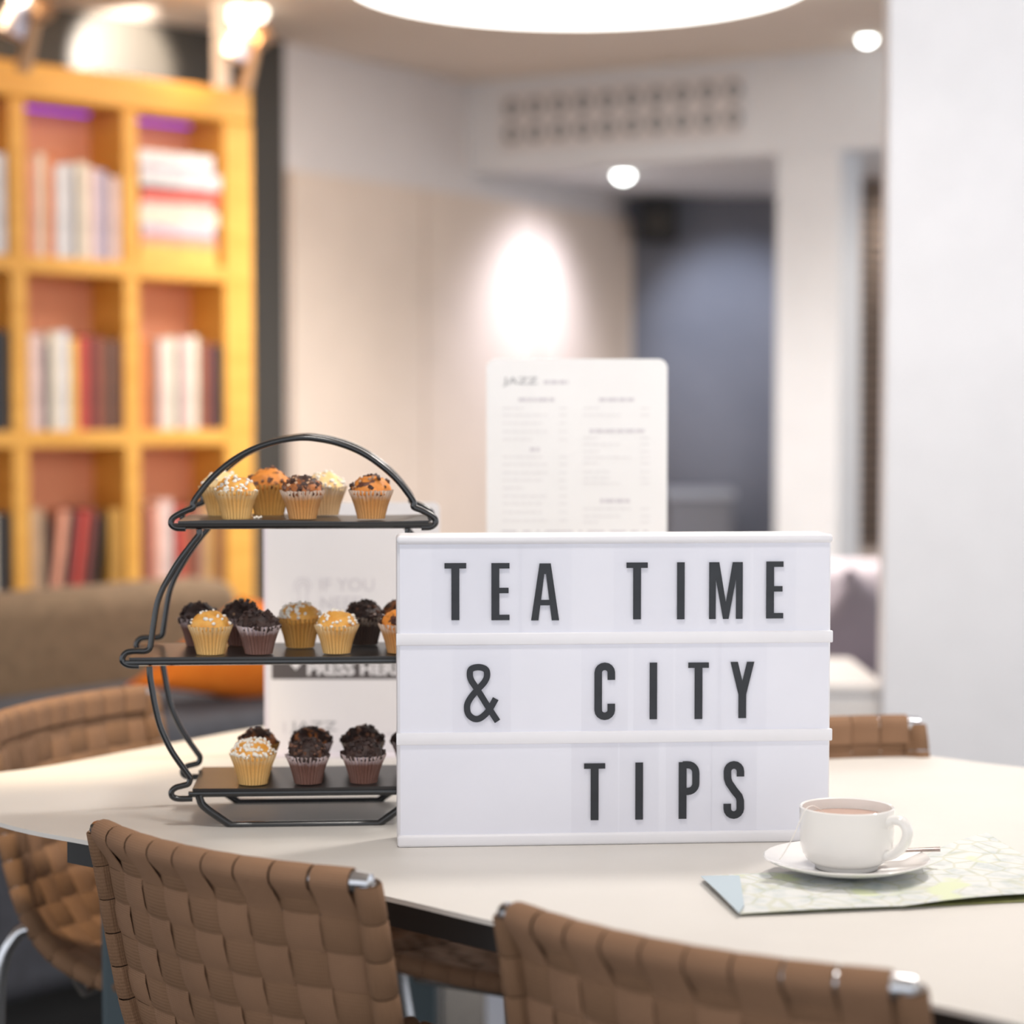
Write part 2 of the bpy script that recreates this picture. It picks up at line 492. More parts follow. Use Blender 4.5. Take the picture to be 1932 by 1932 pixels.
# grey lounge seat behind the box, white cabinet by the column
t = thing('lounge_chair', 'pale grey upholstered lounge seat between the lightbox and the white column', 'armchair', (1.02, 5.6, 0), 0.1)
obj('backrest', B(-0.45, 0.55, 0.22, 0.42, 0.12, 0.745, 0.06, 4), M['lilac'], t, True)
obj('seat', B(-0.43, 0.53, -0.42, 0.22, 0.12, 0.44, 0.05, 3), M['lilacdark'], t, True)
obj('base', B(-0.40, 0.5, -0.38, 0.38, 0.0, 0.12), M['black'], t)
def pillow(name, w, h, th, m, label=None, cat=None, loc=(0, 0, 0), rot=(0, 0, 0)):
    bm = nb(); n = 16; top = {}; bot = {}
    for i in range(n+1):
        for j in range(n+1):
            u = -1+2*i/n; v = -1+2*j/n
            e = (max(0.0, (1-u*u)*(1-v*v)))**0.42
            x = u*w/2*(1-0.10*(1-abs(v))*abs(u)**3*0 - 0.07*(1-v*v)*abs(u)); z = v*h/2*(1-0.07*(1-u*u)*abs(v))
            a = bm.verts.new((x, -th/2*e, z)); top[i, j] = a
            bot[i, j] = a if e < 1e-6 else bm.verts.new((x, th/2*e, z))
    for i in range(n):
        for j in range(n):
            bm.faces.new((top[i, j], top[i+1, j], top[i+1, j+1], top[i, j+1]))
            q = [bot[i, j], bot[i, j+1], bot[i+1, j+1], bot[i+1, j]]
            q = [x for k, x in enumerate(q) if x not in q[:k]]
            try: bm.faces.new(q)
            except ValueError: pass
    o = obj(name, bm, m, None, True, flat_angle=80)
    o.location = loc; o.rotation_euler = rot
    if cat: tag(o, label, cat)
    return o
pillow('throw_cushion', 0.36, 0.30, 0.12, M['lilacdark'], 'grey cushion slumped on the pale lounge seat', 'cushion', (0.93, 5.50, 0.56), (0.5, 0.55, 0.2))
c = P(1556, 1290, 4.05)
t = thing('side_cabinet', 'low white cabinet standing against the white column', 'cabinet', (c.x-0.15, 4.05, 0))
obj('body', B(0, 0.265, 0.0, 0.42, 0.03, c.z-0.02, 0.004), M['white'], t)
obj('top', B(-0.004, 0.268, -0.01, 0.43, c.z-0.02, c.z, 0.004), M['trimwhite'], t)
obj('door', B(0.008, 0.257, -0.012, 0.0, 0.06, c.z-0.03, 0.002), M['trimwhite'], t)

# ---------------------------------------------------------------- bookcase
ang = math.atan2(-su.y, -su.x)                    # local +x runs to the right end
bc = thing('bookcase', 'tall golden bookcase full of books against the charcoal wall', 'bookcase', (sh_r.x, sh_r.y, 0), ang)
# local: x = 0 at the right end, negative to the left; y = depth behind the front
ST = 2.088
DP = 0.30
ZR = [(1.575, 1.991), (1.109, 1.531), (0.64, 1.064), (0.10, 0.596)]
XC = [(-0.40, -0.105), (-0.757, -0.45), (-1.11, -0.807), (-1.47, -1.16), (-1.83, -1.52)]
obj('back_panel', B(-1.87, -0.02, 0.165, 0.18, 0.05, ST-0.05), M['shelfback'], bc)
obj('end_panel', B(-0.105, 0, 0, DP, 0, ST-0.097, 0.004, 1), M['shelf'], bc)
obj('end_panel', B(-1.885, -1.83, 0, DP, 0, ST-0.097, 0.004, 1), M['shelf'], bc)
obj('top_board', B(-1.885, 0, -0.002, DP, 1.991, ST, 0.012, 3), M['shelf'], bc)
for a, b in [(-0.45, -0.40), (-0.807, -0.757), (-1.16, -1.11), (-1.52, -1.47)]:
    for z0, z1 in ZR: obj('divider', B(a, b, 0, 0.165, z0, z1, 0.002, 1), M['shelf'], bc)
for z0, z1 in [(1.531, 1.575), (1.064, 1.109), (0.596, 0.64), (0.0, 0.10)]:
    obj('shelf_board', B(-1.83, -0.105, -0.001, 0.165, z0, z1, 0.002, 1), M['shelf'], bc)
# added glowing strips that tint the upper cells violet, no known lamp
for a, b in XC[:3]:
    obj('violet_glow_strip', B(a+0.02, b-0.02, 0.13, 0.145, 1.985, 1.9905), emit('violet_glow', (140, 60, 235), 1.3), bc)
for a, b in XC[:3]:
    v = bc.matrix_basis @ Vector(((a+b)/2, 0.12, 1.97))
rm = Matrix.Rotation(ang, 3, 'Z')
BOOKM = {}
def bookmat(c):
    if c not in BOOKM:
        BOOKM[c] = mat('book_cloth_%d_%d_%d' % c, c, 0.6, col2=tuple(v*0.85 for v in c), scale=30)
    return BOOKM[c]
pagem = mat('book_pages', (232, 220, 200), 0.8)
CN = {}
def book(x, z, w, h, col, cname, place, grp, lean=0.0, flatb=False, dep=0.14, yo=0.004):
    t = bpy.data.objects.new('book', None); COL.objects.link(t)
    tag(t, '%s book, %s' % (cname, place), 'book', grp)
    loc = rm @ Vector((x, yo, z)) + Vector((sh_r.x, sh_r.y, 0))
    t.location = loc
    t.rotation_euler = (Matrix.Rotation(ang, 3, 'Z') @ Matrix.Rotation(lean, 3, 'Y')).to_euler()
    bm = nb(); c = 0.0025
    if flatb:
        box(bm, 0, w, 0, 0.004, 0, h, 0.0012, 1); box(bm, 0, w, 0.004, dep, 0, c); box(bm, 0, w, 0.004, dep, h-c, h)
        obj('cover', bm, bookmat(col), t)
        obj('pages', B(0.004, w-0.004, 0.0045, dep-0.003, c, h-c), pagem, t)
    else:
        box(bm, 0, w, 0, 0.004, 0, h, 0.0012, 1); box(bm, 0, c, 0.004, dep, 0, h); box(bm, w-c, w, 0.004, dep, 0, h)
        obj('cover', bm, bookmat(col), t)
        obj('pages', B(c, w-c, 0.0045, dep-0.003, 0.003, h-0.004), pagem, t)
ORD = ['first', 'second', 'third', 'fourth', 'fifth', 'sixth', 'seventh', 'eighth', 'ninth', 'tenth', 'eleventh', 'twelfth', 'thirteenth']
rowname = ['top', 'middle', 'lower']
colname = ['right-hand', 'centre', 'left-hand', 'far left']
def fill(ci, ri, items, z0=None):
    """items left to right: (width, height, colour, name[, lean])"""
    a, b = XC[ci]; z = ZR[ri][0]+0.0005
    x = a + 0.004
    tot = sum(i[0] for i in items); sc = (b-a-0.012)/tot
    for k, it in enumerate(items):
        w = it[0]*sc; ln = it[4] if len(it) > 4 else 0.0
        if it[3] is None: x += w; continue
        place = '%s from the left in the %s cell of the %s bookcase row' % (ORD[k], colname[ci], rowname[ri])
        grp = 'books in the %s bookcase row' % rowname[ri]
        if ln: book(x, z+math.sin(ln)*w*0.8, w*0.80, it[1], it[2], it[3], place, grp, ln)
        else: book(x, z, w*0.96, it[1], it[2], it[3], place, grp)
        x += w
salm = (232, 160, 130); cream = (236, 222, 200); whi = (226, 222, 222); navy = (44, 44, 66); pink = (232, 200, 190)
lil = (206, 190, 208); ora = (224, 128, 70); brn = (142, 90, 62); red = (206, 74, 62); blk = (42, 40, 42); yel = (232, 186, 90)
mar = (132, 62, 52); gold = (190, 140, 60); tn = (196, 160, 126)
fill(1, 0, [(26, .265, salm, 'salmon'), (18, .275, cream, 'cream'), (22, .275, ora, 'orange'), (26, .25, whi, 'white'), (18, .255, whi, 'off-white'),
            (9, .235, navy, 'navy'), (28, .262, cream, 'thick cream'), (20, .25, pink, 'pale pink'), (22, .245, lil, 'lilac'), (8, .245, navy, 'thin navy'), (28, .23, pink, 'peach')])
fill(2, 0, [(24, .27, brn, 'brown'), (20, .25, cream, 'cream'), (26, .26, red, 'red'), (30, .24, whi, 'white'), (22, .27, cream, 'thick cream'), (30, .275, cream, 'pale cream'), (28, .265, whi, 'off-white')])
fill(1, 1, [(30, .26, pink, 'pale pink'), (12, .235, navy, 'navy'), (22, .265, cream, 'cream'), (20, .27, whi, 'off-white'), (18, .25, yel, 'pale yellow'), (20, .255, red, 'red'),
            (12, .26, mar, 'maroon'), (18, .255, mar, 'dark red'), (16, .25, brn, 'brown'), (14, .245, blk, 'black'), (12, .25, brn, 'narrow brown')])
fill(0, 1, [(20, .255, ora, 'orange'), (18, .25, brn, 'brown'), (18, .255, pink, 'pale pink'), (22, .26, cream, 'cream'), (8, .235, blk, 'thin black'), (24, .262, pink, 'blush'),
            (16, .265, cream, 'ivory'), (16, .25, brn, 'tan brown'), (16, .245, mar, 'maroon'), (20, .24, blk, 'black')])
fill(2, 1, [(26, .25, brn, 'brown'), (26, .27, pink, 'pink'), (24, .26, blk, 'black'), (30, .27, blk, 'dark'), (26, .265, (70, 66, 58), 'charcoal'), (24, .265, blk, 'narrow black')])
fill(1, 2, [(32, .26, tn, 'tan'), (14, .24, blk, 'thin black'), (30, .252, salm, 'leaning salmon', 0.14), (20, .25, blk, 'leaning black', 0.14), (24, .25, red, 'leaning red', 0.14),
            (24, .255, mar, 'leaning brick-red', 0.14), (18, .235, blk, 'leaning dark', 0.14), (34, 0, blk, None), (14, .25, gold, 'gold'), (22, .25, gold, 'mustard')])
fill(0, 2, [(22, .25, mar, 'maroon'), (16, .25, salm, 'salmon'), (30, .27, pink, 'blush'), (8, .25, blk, 'thin black'), (20, .25, red, 'red'), (18, .245, brn, 'brown'), (16, .25, mar, 'dark red'),
            (14, .25, tn, 'tan'), (18, .255, gold, 'gold'), (18, .24, brn, 'chestnut')])
fill(2, 2, [(26, .25, cream, 'cream'), (30, .25, mar, 'maroon'), (26, .24, blk, 'black'), (24, .25, tn, 'tan'), (26, .25, cream, 'ivory'), (22, .25, blk, 'dark')])
z = ZR[0][0]+0.0005
st = [(.265, .050, yel, 'yellow'), (.262, .030, salm, 'salmon'), (.25, .026, lil, 'lilac'), (.272, .046, cream, 'thick cream'), (.25, .018, pink, 'thin pink'),
      (.268, .032, (236, 104, 88), 'coral red'), (.24, .010, navy, 'thin navy'), (.278, .044, whi, 'thick white'), (.25, .012, lil, 'thin lilac'), (.255, .040, (244, 238, 236), 'bright white')]
for k, (w, h, c_, nm) in enumerate(st):
    book(XC[0][0]+0.006+0.004*(k % 3), z, w, h, c_, nm, 'lying flat, %s from the bottom of the top right cell' % ORD[k], 'flat stack of books in the top right cell', flatb=True, dep=0.13)
    z += h + 0.0005

# white post between bookcase and ceiling
c = P(418, 165, 6.3)
pst = obj('bracket_post', B(-0.022, 0.022, -0.02, 0.02, ST+0.0005, CZ), M['trimwhite']); pst.location = (c.x, c.y, 0)
tag(pst, 'narrow white post between the bookcase top and the ceiling', 'post')

# ---------------------------------------------------------------- sofa
s0 = G(0, 1130, 0.78); s1 = G(440, 1093, 0.78)
sd = Vector((s1.x-s0.x, s1.y-s0.y)).normalized(); sa = math.atan2(sd.y, sd.x)
sf = thing('sofa', 'taupe upholstered sofa in front of the bookcase', 'sofa', (s1.x, s1.y, 0), sa)
# local: x<0 to the left, +y behind, -y in front
obj('backrest', B(-1.9, 0.04, 0.0, 0.20, 0.10, 0.78, 0.055, 4), M['sofa'], sf, True)
obj('seat', B(-1.86, 0.0, -0.62, 0.0, 0.14, 0.585, 0.05, 4), M['sofaseat'], sf, True)
obj('base', B(-1.82, -0.04, -0.55, 0.14, 0.0, 0.14), M['black'], sf)
c = P(442, 1228, 4.28)
o = pillow('throw_cushion', 0.33, 0.33, 0.12, M['orange'], 'bright orange cushion lying against the taupe sofa back', 'cushion', (c.x+0.03, 4.27, c.z), (0.25, -0.22, 0.45))
o.data.transform(Matrix.Rotation(PI/4, 4, 'Y')); o.data.transform(Matrix.Diagonal((1.12, 1, 0.52, 1)))

# ---------------------------------------------------------------- table
front = [G(x, y, TZ) for x, y in [(1932, 1933), (1720, 1887), (1340, 1812), (965, 1745), (720, 1689), (440, 1634), (175, 1588), (0, 1552)]]
back = [G(x, y, TZ) for x, y in [(0, 1457), (280, 1410), (500, 1371), (700, 1350)]]
backr = [G(x, y, TZ) for x, y in [(1400, 1391), (1570, 1408), (1750, 1426), (1932, 1448)]]
outl = [Vector((0.62, 1.16, TZ)), Vector((0.46, 1.36, TZ))] + front + [Vector((-0.70, 2.40, TZ)), Vector((-0.765, 2.50, TZ))] + back + backr + \
       [Vector((0.92, 2.30, TZ)), Vector((1.10, 1.9, TZ)), Vector((1.05, 1.4, TZ)), Vector((0.85, 1.12, TZ))]
outl = smoothpath(outl, 6, closed=True)
tc_ = Vector((0.1, 2.3, 0))
tb = thing('meeting_table', 'large pale wooden meeting table with a black frame, carrying cake stand and lightbox', 'table', (tc_.x, tc_.y, 0))
poly = [(p.x-tc_.x, p.y-tc_.y) for p in outl]
def inset(k): return [(x*k, y*k) for x, y in poly]
bm = nb(); prism(bm, poly, TZ-0.0045, TZ)
for f in bm.faces:
    if abs(f.normal.z) < 0.5: f.material_index = 1
bm.normal_update()
for f in bm.faces: f.material_index = 0 if f.normal.z > 0.5 else 1
obj('tabletop', bm, [M['tabletop'], M['tableedge']], tb)
# black under-frame following the front edge
fr = smoothpath([Vector((p.x, p.y, 0)) for p in ([Vector((0.47, 1.37, 0))] + front[:-1])] + [Vector((G(122, 1578, TZ).x, G(122, 1578, TZ).y, 0))], 6)
bm = nb()
out = []
for i, p in enumerate(fr):
    d = (fr[min(i+1, len(fr)-1)] - fr[max(i-1, 0)]).normalized(); n = Vector((d.y, -d.x, 0))
    if n.y < 0: n = -n
    out.append((p + n*0.003, p + n*0.055))
ring_prev = None
for a, b in out:
    r_ = [bm.verts.new((q.x-tc_.x, q.y-tc_.y, zz)) for q, zz in ((a, TZ-0.0046), (b, TZ-0.0046), (b, TZ-0.029), (a, TZ-0.027))]
    if ring_prev:
        for k in range(4): bm.faces.new((ring_prev[k], ring_prev[(k+1) % 4], r_[(k+1) % 4], r_[k]))
    else: bm.faces.new(r_)
    ring_prev = r_
bm.faces.new(ring_prev[::-1])
obj('apron', bm, M['black'], tb)
bm = nb(); tube(bm, [(q[0], q[1], TZ-0.02) for q in inset(0.80)[::4]], 0.013, 6, closed=True); obj('under_frame', bm, M['black'], tb)
def at(px, d): r = ray(px, 1800); return (r.x/r.y*d - tc_.x, d - tc_.y)
x0, yy = at(690, 2.95); x1, _ = at(822, 2.95)
obj('pedestal', B(x0, x1, yy, yy+0.03, 0, TZ-0.0046, 0.004), M['teal'], tb)
for px in (826, 836):
    x, y_ = at(px, 2.93); bm = nb(); tube(bm, [(x, y_, 0), (x, y_, TZ-0.0046)], 0.0025, 8); obj('pedestal_rod', bm, M['chrome'], tb)
x0, yy = at(190, 2.50); x1, _ = at(246, 2.50)
obj('leg', B(x0, x1, yy, yy+0.035, 0, TZ-0.0046, 0.006), M['teal'], tb)


c0 = P(916, 1400, 3.6); c1 = P(1080, 1400, 3.6)
t = thing('floor_cabinet', 'low pale steel cabinet glimpsed under the table behind the chairs', 'cabinet', (c0.x, 3.6, 0))
obj('body', B(0, c1.x-c0.x, 0, 0.3, 0.02, 0.66, 0.004), M['steelpanel'], t)
obj('top', B(-0.005, c1.x-c0.x+0.005, -0.005, 0.305, 0.66, 0.68, 0.003), M['trimwhite'], t)

# ---------------------------------------------------------------- woven chairs
CW = 0.346
PROF = [(0.0, 0.779), (0.010, 0.735), (0.024, 0.665), (0.040, 0.602), (0.058, 0.556), (0.086, 0.518), (0.130, 0.493), (0.190, 0.480),
        (0.270, 0.478), (0.350, 0.486), (0.410, 0.495), (0.430, 0.494)]
pp = smoothpath([(0, a, b) for a, b in PROF], 8)
acc = [0.0]
for a, b in zip(pp, pp[1:]): acc.append(acc[-1] + (b-a).length)
TL = acc[-1]
def prof(s):
    s = max(0.0, min(TL, s))
    for i in range(len(acc)-1):
        if acc[i+1] >= s:
            k = (s-acc[i])/(acc[i+1]-acc[i]); return pp[i].lerp(pp[i+1], k), (pp[i+1]-pp[i]).normalized()
    return pp[-1], (pp[-1]-pp[-2]).normalized()
def surf0(u, s):
    p, _ = prof(s)
    k = max(0.0, min(1.0, (0.36-s)/0.30))
    return Vector((u*CW/2, p.y - 0.034*k*(1-u*u), p.z - 0.010*(1-k)*(1-u*u)))


def surf(u, s):
    """u in -1..1 across, s arc length; returns position, rear/under normal, across direction"""
    side = (surf0(u+0.02, s)-surf0(u-0.02, s)).normalized()
    _, t_ = prof(s)
    n = side.cross(t_).normalized()
    if (n.y > 0 and s < 0.25) or (n.z > 0 and s >= 0.25): n = -n
    return surf0(u, s), n, side
NV = 9; NH = 19
TH = 0.0016; AMP = 0.0018
def ribbon(centres, normals, sides, w, flip=False):
    """thick ribbon through the centres; sides = across directions"""
    bm = nb(); uvl = bm.loops.layers.uv.new('UVMap'); rows = []
    L = 0.0; Ls = []
    for i, (c_, n, sd_) in enumerate(zip(centres, normals, sides)):
        if i: L += (c_-centres[i-1]).length
        Ls.append(L)
        prof_ = [(-0.5, 0.0), (-0.46, 0.5), (0.0, 0.62), (0.46, 0.5), (0.5, 0.0), (0.46, -0.5), (-0.46, -0.5)]
        rows.append([(bm.verts.new(c_ + sd_*(a*w) + n*(b*TH)), a*w) for a, b in prof_])
    K = 7
    for i in range(len(rows)-1):
        for k in range(K):
            q = [rows[i][k], rows[i][(k+1) % K], rows[i+1][(k+1) % K], rows[i+1][k]]
            f = bm.faces.new([x[0] for x in q])
            for lp, (_, uu), LL in zip(f.loops, q, (Ls[i], Ls[i], Ls[i+1], Ls[i+1])): lp[uvl].uv = (LL, uu)
    bm.faces.new([x[0] for x in rows[0]][::-1]); bm.faces.new([x[0] for x in rows[-1]])
    return bm
def woven_chair():
    t = bpy.data.objects.new('woven_chair', None); COL.objects.link(t)
    RT = 0.0095
    # vertical (long) straps
    cwid = 2*0.94/NV
    for i in range(NV):
        u = -0.94 + cwid*(i+0.5)
        cs, ns = [], []
        top, nrm, sd0 = surf(u, 0.0)
        R = RT+0.0018
        hn = Vector((-sd0.y, sd0.x, 0)).normalized()
        if hn.y < 0: hn = -hn
        sides = [sd0]
        cs.append(top + hn*R - Vector((0, 0, 0.022))); ns.append(hn)
        for a in range(10):                     # wraps over the top rail: front, top, rear
            th = math.radians(-10 + 222*a/9)
            d = hn*math.cos(th) + Vector((0, 0, math.sin(th)))
            cs.append(top + d*R); ns.append(d); sides.append(sd0)
        NS = NH*4
        for j in range(3, NS-1):
            s = TL*j/NS
            p, n, sd_ = surf(u, s)
            w_ = math.sin(PI*(s/TL*NH)) * (1 if i % 2 == 0 else -1)
            w_ = max(-1, min(1, w_*2.0))
            cs.append(p + n*(AMP*w_)); ns.append(n); sides.append(sd_)
        pe, ne, se = surf(u, TL); te = prof(TL)[1]
        for a in range(11):                    # and round the front rail
            ph = math.radians(-32 + 244*a/10)
            d = ne*math.cos(ph) + te*math.sin(ph)
            cs.append(pe + d*R); ns.append(d); sides.append(se)
        o = obj('long_strap', ribbon(cs, ns, sides, CW/2*cwid*0.985), M['strap'], t, True, flat_angle=35)
    for j in range(NH):
        s = TL*(j+0.5)/NH
        cs, ns, sides = [], [], []
        N = NV*4
        seq = []
        for i in range(N+1):
            u = -0.94+1.88*i/N
            p, n, _ = surf(u, s)
            _, t_ = prof(s)
            w_ = -math.sin(PI*(i/4)) * (1 if j % 2 == 0 else -1)
            w_ = max(-1, min(1, w_*2.0))
            seq.append((p + n*(AMP*w_), n))
        def wrap(sg):
            p, n, X = surf(sg, s); X = X*sg; out_ = []
            for a in range(11):
                th = math.radians(148 - 296*a/10)
                d = n*math.sin(th) + X*math.cos(th)
                out_.append((p + d*(RT+0.002), d))
            q, n2, _ = surf(sg*0.90, s)
            out_.append((q - n*(TH+AMP+0.001), -n))
            return out_
        left = wrap(-1)[::-1]; right = wrap(1)
        seq = left + seq + right
        for p, n in seq: cs.append(p); ns.append(n); sides.append(t_)
        obj('cross_strap', ribbon(cs, ns, sides, TL/NH*0.975), M['strap2'], t, True, flat_angle=35)
    # frame
    bm = nb()
    for sg in (-1, 1):
        tube(bm, [surf(sg, TL*k/40)[0] for k in range(41)], RT, 10)
    obj('side_frame', bm, M['chrome'], t, True)
    bm = nb()
    pts = [surf(-1.03+2.06*k/24, 0.0)[0] for k in range(25)]
    rr = [RT*1.02]*25; rr[0] = RT*0.3; rr[-1] = RT*0.3
    pts.insert(1, pts[0].lerp(pts[1], 0.15)); rr.insert(1, RT*0.85); pts.insert(-1, pts[-1].lerp(pts[-2], 0.15)); rr.insert(-1, RT*0.85)
    tube(bm, pts, rr, 12); obj('top_rail', bm, M['chrome'], t, True)
    bm = nb(); tube(bm, [surf(-1+2*k/10, TL)[0] for k in range(11)], RT, 10); obj('front_rail', bm, M['chrome'], t, True)
    for yb, zb in ((0.12, 0.475), (0.37, 0.475)):
        bm = nb(); tube(bm, [(-CW/2+0.006, yb, zb+0.01), (-CW/2+0.03, yb, zb-0.02), (CW/2-0.03, yb, zb-0.02), (CW/2-0.006, yb, zb+0.01)], 0.007, 8)
        obj('seat_bar', bm, M['chrome'], t, True)
    for sg in (-1, 1):
        x = sg*CW/2
        bm = nb(); tube(bm, smoothpath([(x, 0.07, 0.535), (x+sg*0.014, 0.05, 0.525), (x+sg*0.026, 0.035, 0.46), (x+sg*0.030, 0.03, 0.2), (x+sg*0.034, 0.01, 0.0)], 5), 0.008, 10)
        obj('leg', bm, M['chrome'], t, True)
        bm = nb(); tube(bm, smoothpath([(x, 0.37, 0.488), (x+sg*0.014, 0.375, 0.475), (x+sg*0.024, 0.38, 0.41), (x+sg*0.028, 0.42, 0.18), (x+sg*0.030, 0.43, 0.0)], 5), 0.008, 10)
        obj('leg', bm, M['chrome'], t, True)
    return t
proto = woven_chair()
def dup(o):
    c_ = o.copy(); COL.objects.link(c_)
    for ch in o.children:
        k = ch.copy(); COL.objects.link(k); k.parent = c_
    return c_
used = [False]
def chair(loc, face, label):
    o = dup(proto) if used[0] else proto
    used[0] = True
    o.location = (loc[0], loc[1], 0)
    o.rotation_euler = (0, 0, math.atan2(-face[0], face[1]))
    tag(o, label, 'chair', 'woven strap chairs around the table')
    return o
def chair_px(pl, pr, far, label):
    """back top corners in the photo -> place; far: sitter looks away from the camera"""
    a = G(pl[0], pl[1], 0.79); b = G(pr[0], pr[1], 0.79)
    d = Vector((b.x-a.x, b.y-a.y)).normalized()
    n = Vector((-d.y, d.x)) if far else Vector((d.y, -d.x))
    m_ = (a+b)/2
    return chair((m_.x, m_.y), n, label)
chair_px((178, 1541), (703, 1643), True, 'brown woven-strap chair at front left, its whole back filling the lower left')
chair_px((963, 1697), (1712, 1833), True, 'brown woven-strap chair at the bottom centre-right, cut by the lower frame edge')
a = G(283, 1291, 0.79); dd = Vector((0.426, 0.905)); m_ = Vector((a.x, a.y)) - dd*CW/2
chair((m_.x, m_.y), (0.905, -0.426), 'tan woven-strap chair at the far left, facing the table, its seat seen below the tabletop')
b = G(1744, 1353, 0.79)
chair((b.x-CW/2*0.954, b.y-CW/2*0.30), (0.40, -0.917), 'brown woven-strap chair behind the table, between lightbox and white column')
chair((0.19, 2.88), (-0.50, -0.866), 'dark woven-strap chair mostly hidden behind the lightbox, seat glimpsed under the table')

# ---------------------------------------------------------------- lightbox
bl = G(750, 1600, TZ); brr = G(1568, 1588, TZ)
bw = (brr-bl).length; bx = (brr-bl).normalized(); ba = math.atan2(bx.y, bx.x)
nx = Vector((-bx.y, bx.x, 0))
def bfit(px, py):
    r = ray(px, py); o0 = Vector((0, 0, CAMZ))
    k = (bl - o0).dot(nx)/r.dot(nx); q = o0 + r*k - bl
    return q.dot(bx), q.z
bh = bfit(749, 1011)[1]
lb = thing('lightbox_sign', 'white cinema lightbox on the table with three rows of black letters', 'sign', (bl.x, bl.y, TZ), ba)
zr = [bfit(760, y)[1] for y in (1028, 1196, 1219, 1384, 1407, 1577)]
DB = 0.055
bm = nb(); box(bm, 0, bw, 0.006, DB, 0.0, bh, 0.005, 3); obj('housing', bm, M['boxwhite'], lb, True)
pm = mat('white_diffuser_panel', (226, 227, 236), 0.4)
bpn = pm.node_tree.nodes['Principled BSDF']; bpn.inputs['Emission Color'].default_value = lin((222, 226, 244)); bpn.inputs['Emission Strength'].default_value = 0.07
for a, b in ((zr[1], zr[0]), (zr[3], zr[2]), (zr[5], zr[4])):
    obj('light_panel', B(0.003, bw-0.003, 0.0035, 0.0065, a-0.002, b+0.002), pm, lb)
obj('top_rail', B(0, bw, 0.0, 0.012, zr[0], bh, 0.0035, 3), M['boxwhite'], lb, True)
obj('divider_rail', B(-0.0008, bw+0.0008, 0.001, 0.0065, zr[2], zr[1], 0.0012, 2), M['boxwhite'], lb, True)
obj('divider_rail', B(-0.0008, bw+0.0008, 0.001, 0.0065, zr[4], zr[3], 0.0012, 2), M['boxwhite'], lb, True)
obj('bottom_rail', B(0, bw, 0.0, 0.012, 0, zr[5], 0.003, 3), M['boxwhite'], lb, True)
